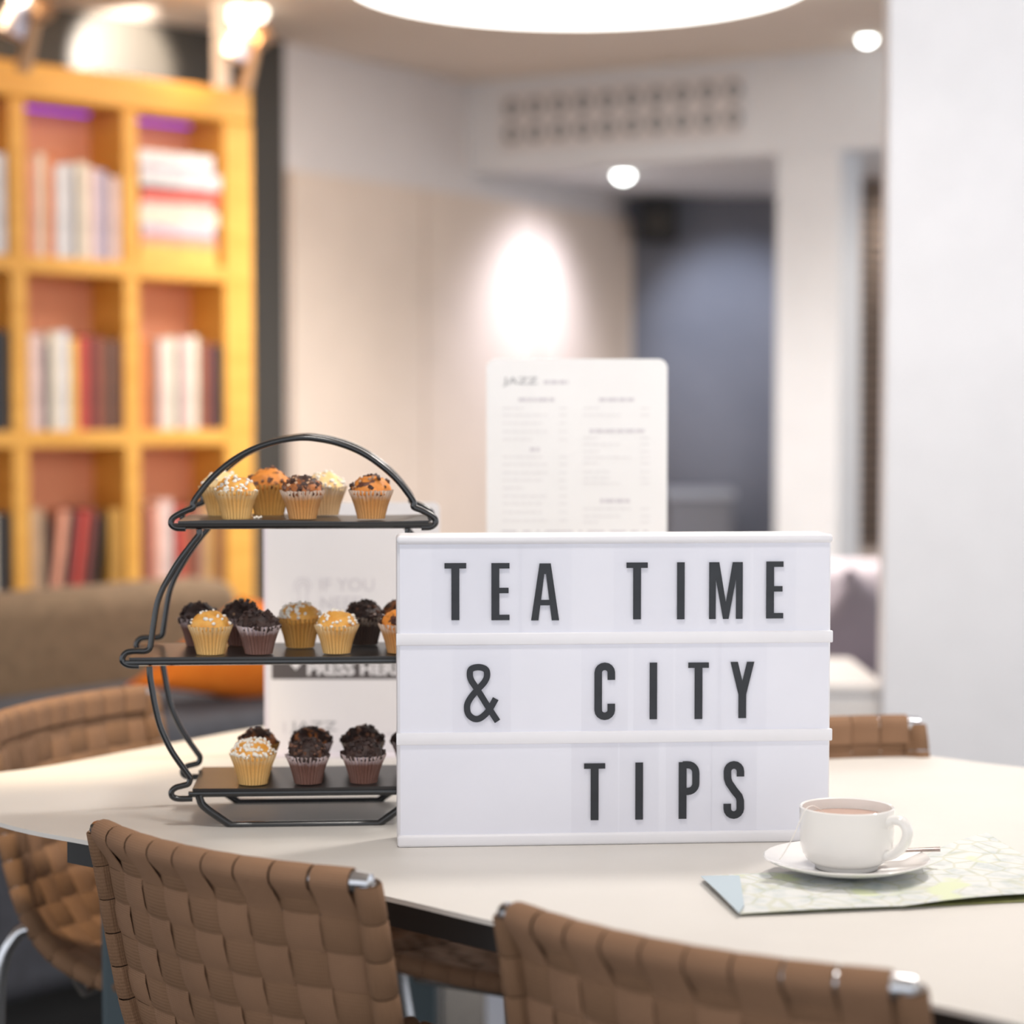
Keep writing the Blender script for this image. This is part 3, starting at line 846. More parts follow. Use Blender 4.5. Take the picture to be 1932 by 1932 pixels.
# letter tiles
clear = bpy.data.materials.new('clear_film'); clear.use_nodes = True
nt = clear.node_tree; nt.nodes.clear()
o_ = nt.nodes.new('ShaderNodeOutputMaterial'); mx = nt.nodes.new('ShaderNodeMixShader'); tp = nt.nodes.new('ShaderNodeBsdfTransparent'); gl = nt.nodes.new('ShaderNodeBsdfGlossy')
tp.inputs[0].default_value = (0.992, 0.992, 0.994, 1); gl.inputs['Roughness'].default_value = 0.15; mx.inputs[0].default_value = 0.015
nt.links.new(tp.outputs[0], mx.inputs[1]); nt.links.new(gl.outputs[0], mx.inputs[2]); nt.links.new(mx.outputs[0], o_.inputs[0])
def glyph(ch, w, h):
    sw = 0.139*h; bw_ = 0.096*h
    R = []; Q = []
    if ch == 'T': R = [(0, w, h-bw_, h), (w/2-sw/2, w/2+sw/2, 0, h-bw_)]
    elif ch == 'I': R = [(0, w, 0, h)]
    elif ch == 'E': R = [(0, sw, 0, h), (sw, w, 0, bw_), (sw, w, h-bw_, h), (sw, w*0.95, h*0.52-bw_/2, h*0.52+bw_/2)]
    elif ch == 'A':
        a = 0.40*w - 0.02*w
        Q = [[(0, 0), (sw*0.93, 0), (w/2+0.0, h*0.93), (w*0.30, h)], [(w-sw*0.93, 0), (w, 0), (w*0.70, h), (w/2, h*0.93)], [(w*0.30, h), (w/2, h*0.80), (w*0.70, h)],
             [(w*0.24, h*0.265), (w*0.76, h*0.265), (w*0.72, h*0.265-bw_*-1), (w*0.28, h*0.265+bw_)]]
    elif ch == 'M':
        s2 = sw*0.86
        Q = [[(0, 0), (s2, 0), (s2, h), (0, h)], [(w-s2, 0), (w, 0), (w, h), (w-s2, h)],
             [(s2*0.55, h), (s2*1.5, h), (w/2+s2*0.42, 0), (w/2-s2*0.42, 0)], [(w-s2*1.5, h), (w-s2*0.55, h), (w/2+s2*0.42, 0), (w/2-s2*0.42, 0)]]
    elif ch == 'Y':
        Q = [[(0, h), (sw*0.95, h), (w/2+sw*0.42, h*0.42), (w/2-sw*0.5, h*0.42)], [(w-sw*0.95, h), (w, h), (w/2+sw*0.5, h*0.42), (w/2-sw*0.42, h*0.42)],
             [(w/2-sw/2, 0), (w/2+sw/2, 0), (w/2+sw/2, h*0.43), (w/2-sw/2, h*0.43)]]
    elif ch == 'C':
        r = w/2-sw/2; p = [(w-sw/2, h*0.70), (w-sw/2, h-sw*0.45-r*0.95)]
        p += [(w/2+r*math.cos(a), h-sw*0.42-r*0.95+r*0.95*math.sin(a)) for a in [PI*k/8 for k in range(0, 9)]]
        p += [(w/2+r*math.cos(a), sw*0.42+r*0.95+r*0.95*math.sin(a)) for a in [PI+PI*k/8 for k in range(0, 9)]]
        p += [(w-sw/2, h*0.28)]
        Q = stroke(p, sw*0.97)
    elif ch == 'P':
        R = [(0, sw, 0, h)]
        r = h*0.14; x1 = w-sw/2; r = min(r, x1-sw)
        zt = h-bw_/2; zb = h*0.435+bw_/2
        p = [(sw*0.5, zt), (x1-r, zt)] + [(x1-r+r*math.sin(a), zt-r+r*math.cos(a)) for a in [PI/2*k/6 for k in range(1, 7)]]
        p += [(x1-r+r*math.cos(a), zb+r-r*math.sin(a)) for a in [PI/2*k/6 for k in range(0, 7)]] + [(sw*0.5, zb)]
        Q = stroke(p, sw*0.92)
    elif ch == 'S':
        r = w/2-sw/2; p = [(w-sw/2, h*0.735), (w-sw/2, h-sw*0.42-r)]
        p += [(w/2+r*math.cos(a), h-sw*0.42-r+r*math.sin(a)) for a in [PI*k/8 for k in range(1, 9)]]
        p += [(sw/2+0.01*w, h*0.70), (sw/2+0.08*w, h*0.625), (w*0.5, h*0.50), (w-sw/2-0.06*w, h*0.385), (w-sw/2, h*0.31)]
        p += [(w/2+r*math.cos(a), sw*0.42+r+r*math.sin(a)) for a in [0]+[-PI*k/8 for k in range(1, 9)]]
        p += [(sw/2, h*0.26)]
        Q = stroke(p, sw*0.97)
    elif ch == '&':
        pts = [(0.985, 0.0), (0.72, 0.235), (0.36, 0.57), (0.19, 0.72), (0.14, 0.83), (0.19, 0.925), (0.42, 0.955), (0.63, 0.91), (0.665, 0.80), (0.58, 0.69),
               (0.40, 0.575), (0.18, 0.43), (0.06, 0.29), (0.09, 0.14), (0.25, 0.055), (0.42, 0.05), (0.60, 0.12), (0.76, 0.23), (0.93, 0.40)]
        pts = smoothpath([(x*w, 0, z*h) for x, z in pts], 5)
        Q = stroke([(p.x, p.z) for p in pts], sw*0.80)
    return R, Q
LET = [(0, 'T', 838.8, 879.8, 1062.4, 1170.5), (0, 'E', 927.3, 961.5, 1062.4, 1170.5), (0, 'A', 1002.2, 1055.3, 1063, 1171),
       (0, 'T', 1182, 1222.6, 1061.3, 1169), (0, 'I', 1277.5, 1292.3, 1061, 1168.8), (0, 'M', 1338, 1402, 1060.6, 1168.3), (0, 'E', 1445.7, 1478.9, 1059.4, 1167.2),
       (1, '&', 877.9, 939.8, 1253.9, 1362), (1, 'C', 1121.3, 1161.2, 1251, 1358.3), (1, 'I', 1225.8, 1240.3, 1250.3, 1357.5), (1, 'T', 1298.5, 1338, 1250, 1357.3), (1, 'Y', 1378.2, 1423.8, 1248.7, 1355.5),
       (2, 'T', 1102, 1142.2, 1440.3, 1548.2), (2, 'I', 1198.8, 1213.7, 1439, 1547), (2, 'P', 1280.6, 1320.8, 1438, 1545.5), (2, 'S', 1365, 1405, 1437, 1544.8)]
seen = {}
ladj = {(0, 'T'): ['first', 'second'], (0, 'E'): ['first', 'last']}
for row, ch, xa, xb, ya, yb in LET:
    k = seen.get((row, ch), 0); seen[row, ch] = k+1
    word = {0: ('TEA' if xa < 1100 else 'TIME'), 1: ('' if ch == '&' else 'CITY'), 2: 'TIPS'}[row]
    lab = 'clear tile with black ampersand, start of the middle lightbox row' if ch == '&' else \
        'clear tile with black letter %s of the word %s in the %s lightbox row' % (ch, word, ['top', 'middle', 'bottom'][row])
    x0, z0 = bfit(xa, yb); x1, z1 = bfit(xb, ya)
    w = x1-x0; h = z1-z0
    cx = (x0+x1)/2
    tw = max(w/2+0.0125, 0.0195)
    zb_ = [zr[1], zr[3], zr[5]][row]; zt_ = [zr[0], zr[2], zr[4]][row]
    o3 = bl + bx*cx
    t = thing('letter_tile', lab, 'letter tile', (o3.x, o3.y, TZ+zb_), ba, 'letter tiles on the lightbox')
    if ch == 'M': tw = w/2+0.0075
    obj('clear_tile', B(-tw, tw, 0.0016, 0.0024, 0.0002, zt_-zb_-0.0002), clear, t)
    R, Q = glyph(ch, w, h)
    bm = nb()
    R = [(a+x0-cx, b+x0-cx, c_+z0-zb_, d_+z0-zb_) for a, b, c_, d_ in R]
    Q = [[(p[0]+x0-cx, p[1]+z0-zb_) for p in q] for q in Q]
    flat(bm, R, Q, 0.0015, 0.0004)
    obj('letter', bm, M['ink'], t)

# ---------------------------------------------------------------- cake stand
df, dr_ = G(577, 1558, TZ).y, G(581, 1514, TZ).y
CX = G(577, 1556, TZ).x
ang_s = math.radians(3.8)
cs_ = thing('cake_stand', 'black wire three-tier cake stand holding mini muffins', 'cake stand', (CX, df, TZ), ang_s)
def fp(px, py):          # photo point on the front wire plane -> local x, z
    p = P(px, py, df); return (p.x-CX, p.z-TZ)
DR = dr_-df
WR = 0.0032
up = [(575, 826), (555, 827), (520, 833), (483, 845), (450, 862), (419, 885), (395, 908), (376, 932), (366, 948), (366, 957), (352, 963), (338, 970), (327, 978), (325, 988), (334, 995), (352, 996)]
up_l = [fp(*q) for q in up]
s1_ = [fp(*q) for q in [(377, 998), (377, 1008), (366, 1022), (350, 1043), (335, 1064), (322, 1086), (309, 1110), (299, 1138), (292, 1179), (288, 1207), (285, 1221), (276, 1226), (258, 1226), (243, 1228), (235, 1237), (236, 1247), (247, 1253), (265, 1254)]]
s2_ = [fp(*q) for q in [(285, 1256), (286, 1275), (290, 1300), (296, 1333), (304, 1366), (315, 1393), (327, 1416), (341, 1437), (353, 1454), (360, 1465), (357, 1476), (345, 1480), (334, 1483), (326, 1490), (327, 1499), (338, 1504), (365, 1504)]]
ft = [fp(*q) for q in [(377, 1498), (382, 1514), (396, 1527), (437, 1555.5), (480, 1556), (577, 1556)]]
def lift(pts, y, sg): return [Vector((sg*x, y, z)) for x, z in pts]
zt1 = fp(577, 992)[1]; zt2 = fp(577, 1248)[1]; zt3 = fp(577, 1496)[1]
for y in (0, DR):
    bm = nb()
    L_ = smoothpath(lift(up_l, y, 1), 5); R_ = smoothpath(lift(up_l, y, -1), 5)
    tube(bm, L_[::-1] + R_[1:], WR, 10); obj('handle_wire', bm, M['wire'], cs_, True)
    for sg in (1, -1):
        bm = nb(); tube(bm, smoothpath(lift(s1_, y, sg), 5), WR, 10); obj('side_wire', bm, M['wire'], cs_, True)
        bm = nb(); tube(bm, smoothpath(lift(s2_, y, sg), 5), WR, 10); obj('side_wire', bm, M['wire'], cs_, True)
    bm = nb(); a = smoothpath(lift(ft[:3], y, 1), 4) + lift(ft[3:], y, 1); b = smoothpath(lift(ft[:3], y, -1), 4) + lift(ft[3:], y, -1)
    tube(bm, a + b[::-1][1:], WR*1.3, 10); obj('foot_wire', bm, M['wire'], cs_, True)
XT = [abs(fp(338, 990)[0]), abs(fp(247, 1250)[0]), abs(fp(365, 1500)[0])]
ZS = []
for k, (z, xw) in enumerate(zip((zt1, zt2, zt3), XT)):
    bm = nb(); n = 24; thk = 0.004 if k < 2 else 0.0045
    g_ = {}
    for i in range(n+1):
        for j in (0, 1):
            for m2 in (0, 1):
                x = -xw + 2*xw*i/n; wv = 0.0012*math.sin(i/n*PI*2+k) * (1 if k == 0 else 0.3)
                g_[i, j, m2] = bm.verts.new((x, (-0.001 if j == 0 else DR+0.001), z+0.0012+m2*thk+wv))
    for i in range(n):
        for A in ([(0, 0), (1, 0)], [(0, 1), (1, 1)], [(0, 0), (0, 1)], [(1, 0), (1, 1)]):
            (j0, m0), (j1, m1) = A
            bm.faces.new((g_[i, j0, m0], g_[i+1, j0, m0], g_[i+1, j1, m1], g_[i, j1, m1]))
    for i in (0, n): bm.faces.new((g_[i, 0, 0], g_[i, 1, 0], g_[i, 1, 1], g_[i, 0, 1]))
    obj('tray', bm, M['tray'], cs_)
    bm = nb()
    for y in (0, DR): tube(bm, [(-xw-0.004, y, z), (xw+0.004, y, z)], WR, 8)
    obj('tray_rod', bm, M['wire'], cs_, True)
    ZS.append(TZ + z + 0.0012 + thk)

# ---------------------------------------------------------------- muffins
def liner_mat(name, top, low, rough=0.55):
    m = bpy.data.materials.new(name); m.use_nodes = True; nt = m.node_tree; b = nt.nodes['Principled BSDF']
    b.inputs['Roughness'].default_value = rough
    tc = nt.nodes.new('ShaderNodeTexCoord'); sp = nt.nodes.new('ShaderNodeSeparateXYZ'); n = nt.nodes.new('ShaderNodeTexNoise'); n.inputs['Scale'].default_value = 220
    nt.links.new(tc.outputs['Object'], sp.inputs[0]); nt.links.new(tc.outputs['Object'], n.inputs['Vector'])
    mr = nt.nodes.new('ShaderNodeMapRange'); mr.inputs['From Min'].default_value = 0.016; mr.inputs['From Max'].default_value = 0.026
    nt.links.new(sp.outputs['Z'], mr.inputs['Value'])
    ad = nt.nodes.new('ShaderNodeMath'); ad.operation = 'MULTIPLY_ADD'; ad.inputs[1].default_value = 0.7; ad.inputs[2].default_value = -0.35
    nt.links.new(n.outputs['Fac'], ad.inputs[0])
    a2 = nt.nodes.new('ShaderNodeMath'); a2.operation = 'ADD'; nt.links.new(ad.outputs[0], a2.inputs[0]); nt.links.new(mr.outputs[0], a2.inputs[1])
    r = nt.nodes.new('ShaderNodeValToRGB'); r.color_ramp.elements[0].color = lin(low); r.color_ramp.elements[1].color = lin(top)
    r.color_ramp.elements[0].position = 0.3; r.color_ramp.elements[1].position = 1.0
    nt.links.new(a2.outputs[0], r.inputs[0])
    # pleat darkness painted into the paper colour at every fold
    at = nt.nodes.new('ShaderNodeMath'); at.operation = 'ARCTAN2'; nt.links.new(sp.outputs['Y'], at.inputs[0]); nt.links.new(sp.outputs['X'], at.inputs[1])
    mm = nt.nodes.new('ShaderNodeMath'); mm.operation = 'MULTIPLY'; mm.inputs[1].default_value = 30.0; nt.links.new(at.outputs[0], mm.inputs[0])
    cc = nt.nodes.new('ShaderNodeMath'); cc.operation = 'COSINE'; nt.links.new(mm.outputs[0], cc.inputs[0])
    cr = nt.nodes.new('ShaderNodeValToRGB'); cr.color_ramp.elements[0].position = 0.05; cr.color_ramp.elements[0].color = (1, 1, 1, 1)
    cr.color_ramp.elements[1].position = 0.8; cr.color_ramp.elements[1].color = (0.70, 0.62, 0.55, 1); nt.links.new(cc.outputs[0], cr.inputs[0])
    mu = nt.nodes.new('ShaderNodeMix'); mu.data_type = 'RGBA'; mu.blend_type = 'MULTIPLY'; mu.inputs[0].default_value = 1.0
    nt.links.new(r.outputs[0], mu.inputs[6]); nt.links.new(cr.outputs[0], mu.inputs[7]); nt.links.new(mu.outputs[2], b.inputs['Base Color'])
    return m
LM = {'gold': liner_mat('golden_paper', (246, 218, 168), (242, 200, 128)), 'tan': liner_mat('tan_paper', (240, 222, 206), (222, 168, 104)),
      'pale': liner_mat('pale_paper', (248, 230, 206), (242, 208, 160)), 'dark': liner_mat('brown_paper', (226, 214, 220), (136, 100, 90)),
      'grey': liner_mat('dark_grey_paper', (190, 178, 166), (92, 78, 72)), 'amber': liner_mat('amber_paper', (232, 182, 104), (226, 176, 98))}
CM = {'gold': mat('golden_cake', (244, 186, 96), 0.6, col2=(230, 158, 62), scale=90, bump=0.5, sss=0.1),
      'pale': mat('pale_cake', (250, 222, 168), 0.6, col2=(242, 200, 132), scale=90, bump=0.5, sss=0.1),
      'chip': mat('orange_cake_with_chocolate', (222, 138, 56), 0.55, col2=(92, 52, 36), scale=75, bump=0.6, lo=0.52, hi=0.60, detail=2),
      'chipd': mat('brown_cake_with_chocolate', (176, 104, 50), 0.55, col2=(62, 40, 34), scale=80, bump=0.6, lo=0.44, hi=0.56, detail=2),
      'dark': mat('chocolate_cake', (70, 50, 44), 0.6, col2=(48, 35, 33), scale=110, bump=0.9)}
CHM = {'light': mat('toasted_nut', (200, 160, 126), 0.6), 'choc': mat('chocolate_chunk', (72, 46, 38), 0.4), 'choc2': mat('milk_chocolate_chunk', (116, 80, 62), 0.45)}
random.seed(7)
def muffin(px, py, tier, dy, cake, liner, tops, label, s=1.0, tilt=0.0, wr=1.0, flare=1.0):
    """px: centre in the photo, dy: depth fraction of the tray (0 front, 1 rear)"""
    r = ray(px, 1200); d = df + 0.002 + dy*DR; x = r.x/r.y*d
    d = df + 0.002 + dy*DR + (x-CX)*math.tan(ang_s); x = r.x/r.y*d
    t = thing('mini_muffin', label, 'muffin', (x, d, ZS[tier]+0.0008), random.uniform(0, 6), 'mini muffins on the cake stand')
    t.scale = (s*wr*1.04, s*wr*1.04, s*1.02)
    n = 30; bm = nb()
    sd = random.uniform(0, 100); rings = []
    prof_ = [(0.0, 0.0005), (0.0134, 0.0), (0.0138, 0.003), (0.0155, 0.012), (0.0174, 0.019), (0.0198*flare, 0.0255), (0.0212*flare, 0.0288)]
    for pi_, (rr, z) in enumerate(prof_):
        if rr == 0: rings.append([bm.verts.new((0, 0, z))]); continue
        amp = 0.0004 + 0.0014*min(1, z/0.025)
        rg = []
        for k in range(n*4):
            th = 2*PI*k/(n*4)
            f = abs(((k % 4)/4.0)*2-1)*2-1
            nz = noise.noise(Vector((math.cos(th)*2+sd, math.sin(th)*2, z*60)))
            q = rr + amp*f + 0.0008*nz*(z/0.028)
            zz = z + (0.0012*noise.noise(Vector((math.cos(th)*5+sd, math.sin(th)*5, 3))) + 0.0006*f if z > 0.028 else 0)
            rg.append(bm.verts.new((q*math.cos(th), q*math.sin(th), zz)))
        rings.append(rg)
    for a, b in zip(rings, rings[1:]):
        N = len(b)
        for k in range(N):
            if len(a) == 1: bm.faces.new((a[0], b[(k+1) % N], b[k]))
            else: bm.faces.new((a[k], a[(k+1) % N], b[(k+1) % N], b[k]))
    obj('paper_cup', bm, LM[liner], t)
    bm = nb(); bmesh.ops.create_icosphere(bm, subdivisions=4, radius=1.0)
    rough = 0.0022 if cake in ('dark', 'chipd') else 0.0013
    for v in bm.verts:
        q = v.co.copy()
        R0 = 0.0196
        w = 1.0
        p = Vector((q.x*R0*w, q.y*R0*w, 0.0265 + (q.z*0.0168 if q.z > 0 else q.z*0.012)))
        nn = noise.noise(q*2.2+Vector((sd, 0, 0)))*0.0018 + noise.noise(q*6+Vector((0, sd, 0)))*rough + abs(noise.noise(q*12+Vector((0, 0, sd))))*rough*0.8
        p += q*nn
        if q.z < -0.2: p.x *= 0.88; p.y *= 0.88
        v.co = p
    obj('cake', bm, CM[cake], t, True, flat_angle=80)
    def bits(nm, m, cnt, smin, smax, zmin, lab=None, cube=False, side=None):
        bm = nb()
        for _ in range(cnt):
            z = random.uniform(zmin, 1.0); a = random.uniform(0, 2*PI)
            if side is not None: a = side + random.gauss(0, 0.8)
            rxy = math.sqrt(max(0, 1-z*z)); q = Vector((rxy*math.cos(a), rxy*math.sin(a), z))
            nn = noise.noise(q*2.2+Vector((sd, 0, 0)))*0.0018
            p = Vector((q.x*0.0196, q.y*0.0196, 0.0265+q.z*0.0168)) + q*(nn+0.0006)
            sz = random.uniform(smin, smax)
            rot = Matrix.Rotation(random.uniform(0, 6), 4, Vector((random.random(), random.random(), random.random()+0.1)).normalized())
            mt = Matrix.Translation(p) @ rot @ Matrix.Diagonal((sz*random.uniform(0.7, 1.3), sz*random.uniform(0.6, 1.1), sz*random.uniform(0.5, 0.9), 1))
            if cube: bmesh.ops.create_cube(bm, size=1.6, matrix=mt)
            else: bmesh.ops.create_icosphere(bm, subdivisions=1, radius=1.0, matrix=mt)
        o = obj(nm, bm, m, t, not cube, kind='stuff', flat_angle=80)
        if lab: o['label'] = lab
    for tp_ in tops:
        if tp_ == 'pearls': bits('sugar_nibs', M['sugar'], 24, 0.0017, 0.0027, 0.15, 'coarse white sugar nibs')
        if tp_ == 'flakes': bits('sugar_flakes', M['sugar'], 52, 0.0016, 0.0029, 0.05, 'white sugar flakes')
        if tp_ == 'icing': bits('sugar_nibs', M['sugar'], 50, 0.0016, 0.003, 0.1, 'patch of white sugar', side=random.uniform(3.5, 5)-t.rotation_euler.z)
        if tp_ == 'chips': bits('chocolate_chunks', CHM['choc'], 22, 0.0016, 0.003, 0.1, 'dark chocolate chunks', True)
        if tp_ == 'nuts': bits('nut_flakes', CHM['light'], 14, 0.0012, 0.0022, 0.3, 'pale nut flakes', True)
        if tp_ == 'lumps': bits('chocolate_crumb', CM['dark'], 60, 0.0018, 0.0034, 0.0, 'rough chocolate crumb', True)
        if tp_ == 'milk': bits('chocolate_flakes', CHM['choc2'], 24, 0.0014, 0.0026, 0.15, 'milk chocolate flakes', True)
    return t
F_, Bk = 0.17, 0.80
muffin(447, 980, 0, F_, 'gold', 'gold', ['icing'], 'golden mini muffin with a white sugar patch, front left of the top tier', 1.0)
muffin(420, 973, 0, Bk, 'pale', 'gold', ['pearls'], 'pale golden mini muffin behind the leftmost front one on the top tier', 1.05)
muffin(509, 974, 0, Bk, 'chip', 'amber', ['milk'], 'orange-brown chocolate-chip mini muffin in the rear of the top tier, second from left', 1.12)
muffin(572, 982, 0, F_, 'chipd', 'tan', ['milk', 'nuts', 'chips'], 'mini muffin heaped with chocolate and nut flakes, centre front of the top tier', 0.99)
muffin(614, 973, 0, Bk, 'pale', 'pale', ['flakes'], 'pale cream mini muffin with sugar, rear centre-right of the top tier', 1.03)
muffin(701, 981, 0, F_, 'chip', 'tan', ['chips', 'nuts'], 'orange chocolate-chip mini muffin standing alone at the right of the top tier', 1.0)
muffin(377, 1215, 1, Bk, 'dark', 'dark', ['lumps'], 'dark chocolate mini muffin at the rear left end of the middle tier', 1.0)
muffin(397, 1237, 1, F_, 'gold', 'gold', ['pearls'], 'golden mini muffin with sugar nibs, front left of the middle tier', 1.0)
muffin(456, 1215, 1, Bk, 'dark', 'dark', ['lumps', 'nuts'], 'dark chocolate mini muffin in the rear of the middle tier, second from left', 1.03)
muffin(488, 1235, 1, F_, 'dark', 'dark', ['lumps'], 'dark chocolate mini muffin in front on the middle tier, beside the golden nib one', 1.0)
muffin(566, 1221, 1, 0.62, 'gold', 'amber', ['icing', 'pearls'], 'tall golden mini muffin with white sugar at the centre rear of the middle tier', 1.06)
muffin(635, 1236, 1, F_, 'gold', 'gold', ['flakes'], 'golden mini muffin with white flakes, centre front of the middle tier', 0.99)
muffin(687, 1218, 1, Bk, 'dark', 'grey', ['lumps', 'milk'], 'dark brown mini muffin in a grey paper cup, rear of the middle tier', 1.02)
muffin(757, 1233, 1, F_, 'chip', 'tan', ['chips'], 'orange chocolate-chip mini muffin partly hidden by the lightbox, middle tier front', 1.02)
muffin(757, 1214, 1, Bk, 'chipd', 'tan', ['chips'], 'brown chocolate-chip mini muffin partly hidden by the lightbox, middle tier rear', 1.06)
muffin(476, 1480, 2, F_, 'gold', 'gold', ['flakes', 'icing'], 'golden mini muffin thick with white flakes, front left of the bottom tier', 1.05)
muffin(486, 1455, 2, Bk, 'chipd', 'amber', ['chips'], 'chocolate-chip mini muffin behind the white-flaked one on the bottom tier', 1.0)
muffin(580, 1481, 2, F_, 'dark', 'dark', ['milk', 'lumps'], 'dark chocolate mini muffin in the centre front of the bottom tier', 1.0)
muffin(586, 1455, 2, Bk, 'chipd', 'dark', ['lumps'], 'dark mini muffin with an orange patch behind the centre front one, bottom tier', 1.02)
muffin(685, 1478, 2, F_, 'dark', 'dark', ['lumps'], 'dark chocolate mini muffin at the right front of the bottom tier', 1.0)
muffin(684, 1455, 2, Bk, 'dark', 'grey', ['milk', 'lumps'], 'dark mini muffin behind the right front one on the bottom tier', 1.02)
muffin(778, 1455, 2, Bk, 'dark', 'dark', ['lumps'], 'dark mini muffin almost wholly hidden by the lightbox, bottom tier', 1.02)
# crumb on the top tray
p = P(486, 977, df+0.02); bm = nb()
for k in range(4): bmesh.ops.create_icosphere(bm, subdivisions=1, radius=0.0016, matrix=Matrix.Translation((0.0022*(k-1.5), 0.001*(k % 2), 0.0014+0.0008*(k % 2))))
o = obj('sugar_crumb', bm, M['sugar'], None, True); o.location = (p.x, p.y, ZS[0]+0.0005); tag(o, 'small white sugar crumb on the top tray beside the golden muffin', 'crumb')

# ---------------------------------------------------------------- sign cards behind
d1 = 2.62
def sheetfit(d, bx0):
    def f(px, py):
        p = P(px, py, d); return (p.x-bx0, p.z-TZ)
    return f
x_l = P(500, 1200, d1).x
t = thing('table_sign', 'white paper sign in a clear stand reading IF YOU NEED, behind the cake stand', 'sign', (x_l, d1, TZ), 0)
f1 = sheetfit(d1, x_l)
wS = f1(830, 1200)[0]; hS = f1(600, 948)[1]
def roundrect(w, h, r, n=5, x0=0.0, bottom=True):
    pts = []
    for cx, cz, a0 in ((w-r, h-r, 0), (r, h-r, PI/2)):
        pts += [(x0+cx+r*math.cos(a0+PI/2*k/n), cz+r*math.sin(a0+PI/2*k/n)) for k in range(n+1)]
    pts += [(x0, 0), (x0+w, 0)]
    return pts
bm = nb(); flat(bm, polys=[roundrect(wS, hS, 0.008)], y=0.004, th=0.004); obj('sheet', bm, M['paper'], t)
obj('stand_foot', B(0.0, wS, -0.03, 0.05, 0.0, 0.003), M['acrylic_edge'], t)
obj('edge_strip', B(-0.001, 0.003, -0.0015, 0.005, 0.003, hS-0.01), M['acrylic_edge'], t)
xa, za = f1(513, 1279); xb, zb_ = f1(826, 1236)
obj('banner', B(xa, xb, -0.0003, 0.0, za-0.0015, zb_), M['band'], t)
def textpart(parent, f, txt, xa, xb, yt, yb, m, bold=0.0, name='lettering', yoff=0.0):
    x0, z0 = f(xa, yb); x1, z1 = f(xb, yt)
    bm = textmesh(txt, x0, x1, z0, z1, bold)
    for v in bm.verts: v.co.y += yoff
    return obj(name, bm, m, parent)
textpart(t, f1, 'IF YOU', 604, 706, 1091, 1115, M['pale'])
textpart(t, f1, 'NEED', 605, 688, 1126, 1149, M['pale'])
textpart(t, f1, 'PRESS HERE', 580, 762, 1249, 1274, M['paper'], 0.035, yoff=-0.0003)
textpart(t, f1, 'JAZZ', 548, 635, 1361, 1384, M['mid'])
# heart
bm = nb(); hx, hz = f1(558, 1252)
hp = [(0.0075*math.sin(a)**3, 0.0005*(13*math.cos(a)-5*math.cos(2*a)-2*math.cos(3*a)-math.cos(4*a))) for a in [2*PI*k/24 for k in range(24)]]
flat(bm, polys=[[(hx+a, hz+b) for a, b in hp][::-1]], y=-0.0004, th=0.0004); obj('heart', bm, M['paper'], t)
# pressing finger icon
bm = nb()
cx_, cz_ = f1(571, 1106)
for r_ in (0.0105, 0.0065):
    arc = [(cx_+r_*math.cos(a), cz_+r_*math.sin(a)) for a in [math.radians(-50+280*k/18) for k in range(19)]]
    flat(bm, polys=stroke(arc, 0.0012), y=0.0, th=0.0004)
fing = [f1(564, 1160), f1(564, 1112), f1(567, 1104), f1(573, 1102), f1(578, 1106), f1(579, 1114), f1(579, 1160)]
flat(bm, polys=stroke(fing, 0.0013), y=0.0, th=0.0004)
knk = [f1(534, 1160), f1(534, 1147), f1(538, 1141), f1(545, 1140), f1(552, 1137), f1(559, 1138), f1(564, 1134)]
flat(bm, polys=stroke(knk, 0.0013), y=0.0, th=0.0004)
obj('finger_icon', bm, M['pale'], t)
bm = nb()
for xa, xb in ((535, 538),): a = f1(xa, 1384); b = f1(xb, 1362); flat(bm, rects=[(a[0], b[0], a[1], b[1])])
for xa, xb in ((695, 718), (728, 745)): a = f1(xa, 1386.5); b = f1(xb, 1383.5); flat(bm, rects=[(a[0], b[0], a[1], b[1])])
obj('rule_marks', bm, M['pale'], t)

d2 = 2.60
x_m = P(918, 900, d2).x; f2 = sheetfit(d2, x_m)
wM = f2(1259, 800)[0]; hM = f2(1090, 677)[1]
t = thing('menu_card', 'tall white rounded menu card headed JAZZ standing behind the lightbox', 'menu', (x_m, d2, TZ))
bm = nb(); flat(bm, polys=[roundrect(wM, hM, 0.0115, 8)], y=0.004, th=0.004); obj('card', bm, M['menu'], t)
obj('stand_foot', B(0.02, wM-0.02, -0.04, 0.06, 0, 0.012, 0.003), M['black'], t)
textpart(t, f2, 'JAZZ', 949, 1014, 712, 729, M['mid'])
random.seed(3)
bm = nb()
def mline(xa, xb, y, hh=3.2):
    a = f2(xa, y+hh); b = f2(xb, y-hh); x = a[0]
    while x < b[0]:
        w = random.uniform(0.004, 0.014); e = min(b[0], x+w); flat(bm, rects=[(x, e, a[1], b[1])]); x = e+0.0015
for y, xa, xb in [(721, 1026, 1072), (754, 978, 1048), (848, 1000, 1018), (754, 1130, 1196), (813, 1112, 1216), (945, 1132, 1188)]: mline(xa, xb, y, 3.5)
obj('menu_headings', bm, M['pale'], t, kind='stuff')
bm = nb()
for y in (770, 783, 798, 814, 829, 862, 876, 892, 906, 921, 936, 950, 966, 982):
    mline(948, 948+random.choice((40, 55, 75, 85)), y, 2.2); mline(1055, 1070, y, 2.0)
for y in (770, 783, 826, 838, 852, 863, 874, 890, 902, 912, 960, 974, 985):
    mline(1100, 1100+random.choice((30, 50, 70, 90)), y, 2.2); mline(1208, 1226, y, 2.0)
obj('menu_lines', bm, M['faint'], t, kind='stuff')
bm = nb()
for xa, xb in [(946, 975), (986, 1002), (1012, 1018), (1028, 1081), (1092, 1098), (1108, 1140), (1150, 1181), (1190, 1204), (1214, 1222)]:
    a = f2(xa, 1005); b = f2(xb, 1001); flat(bm, rects=[(a[0], b[0], a[1], b[1])])
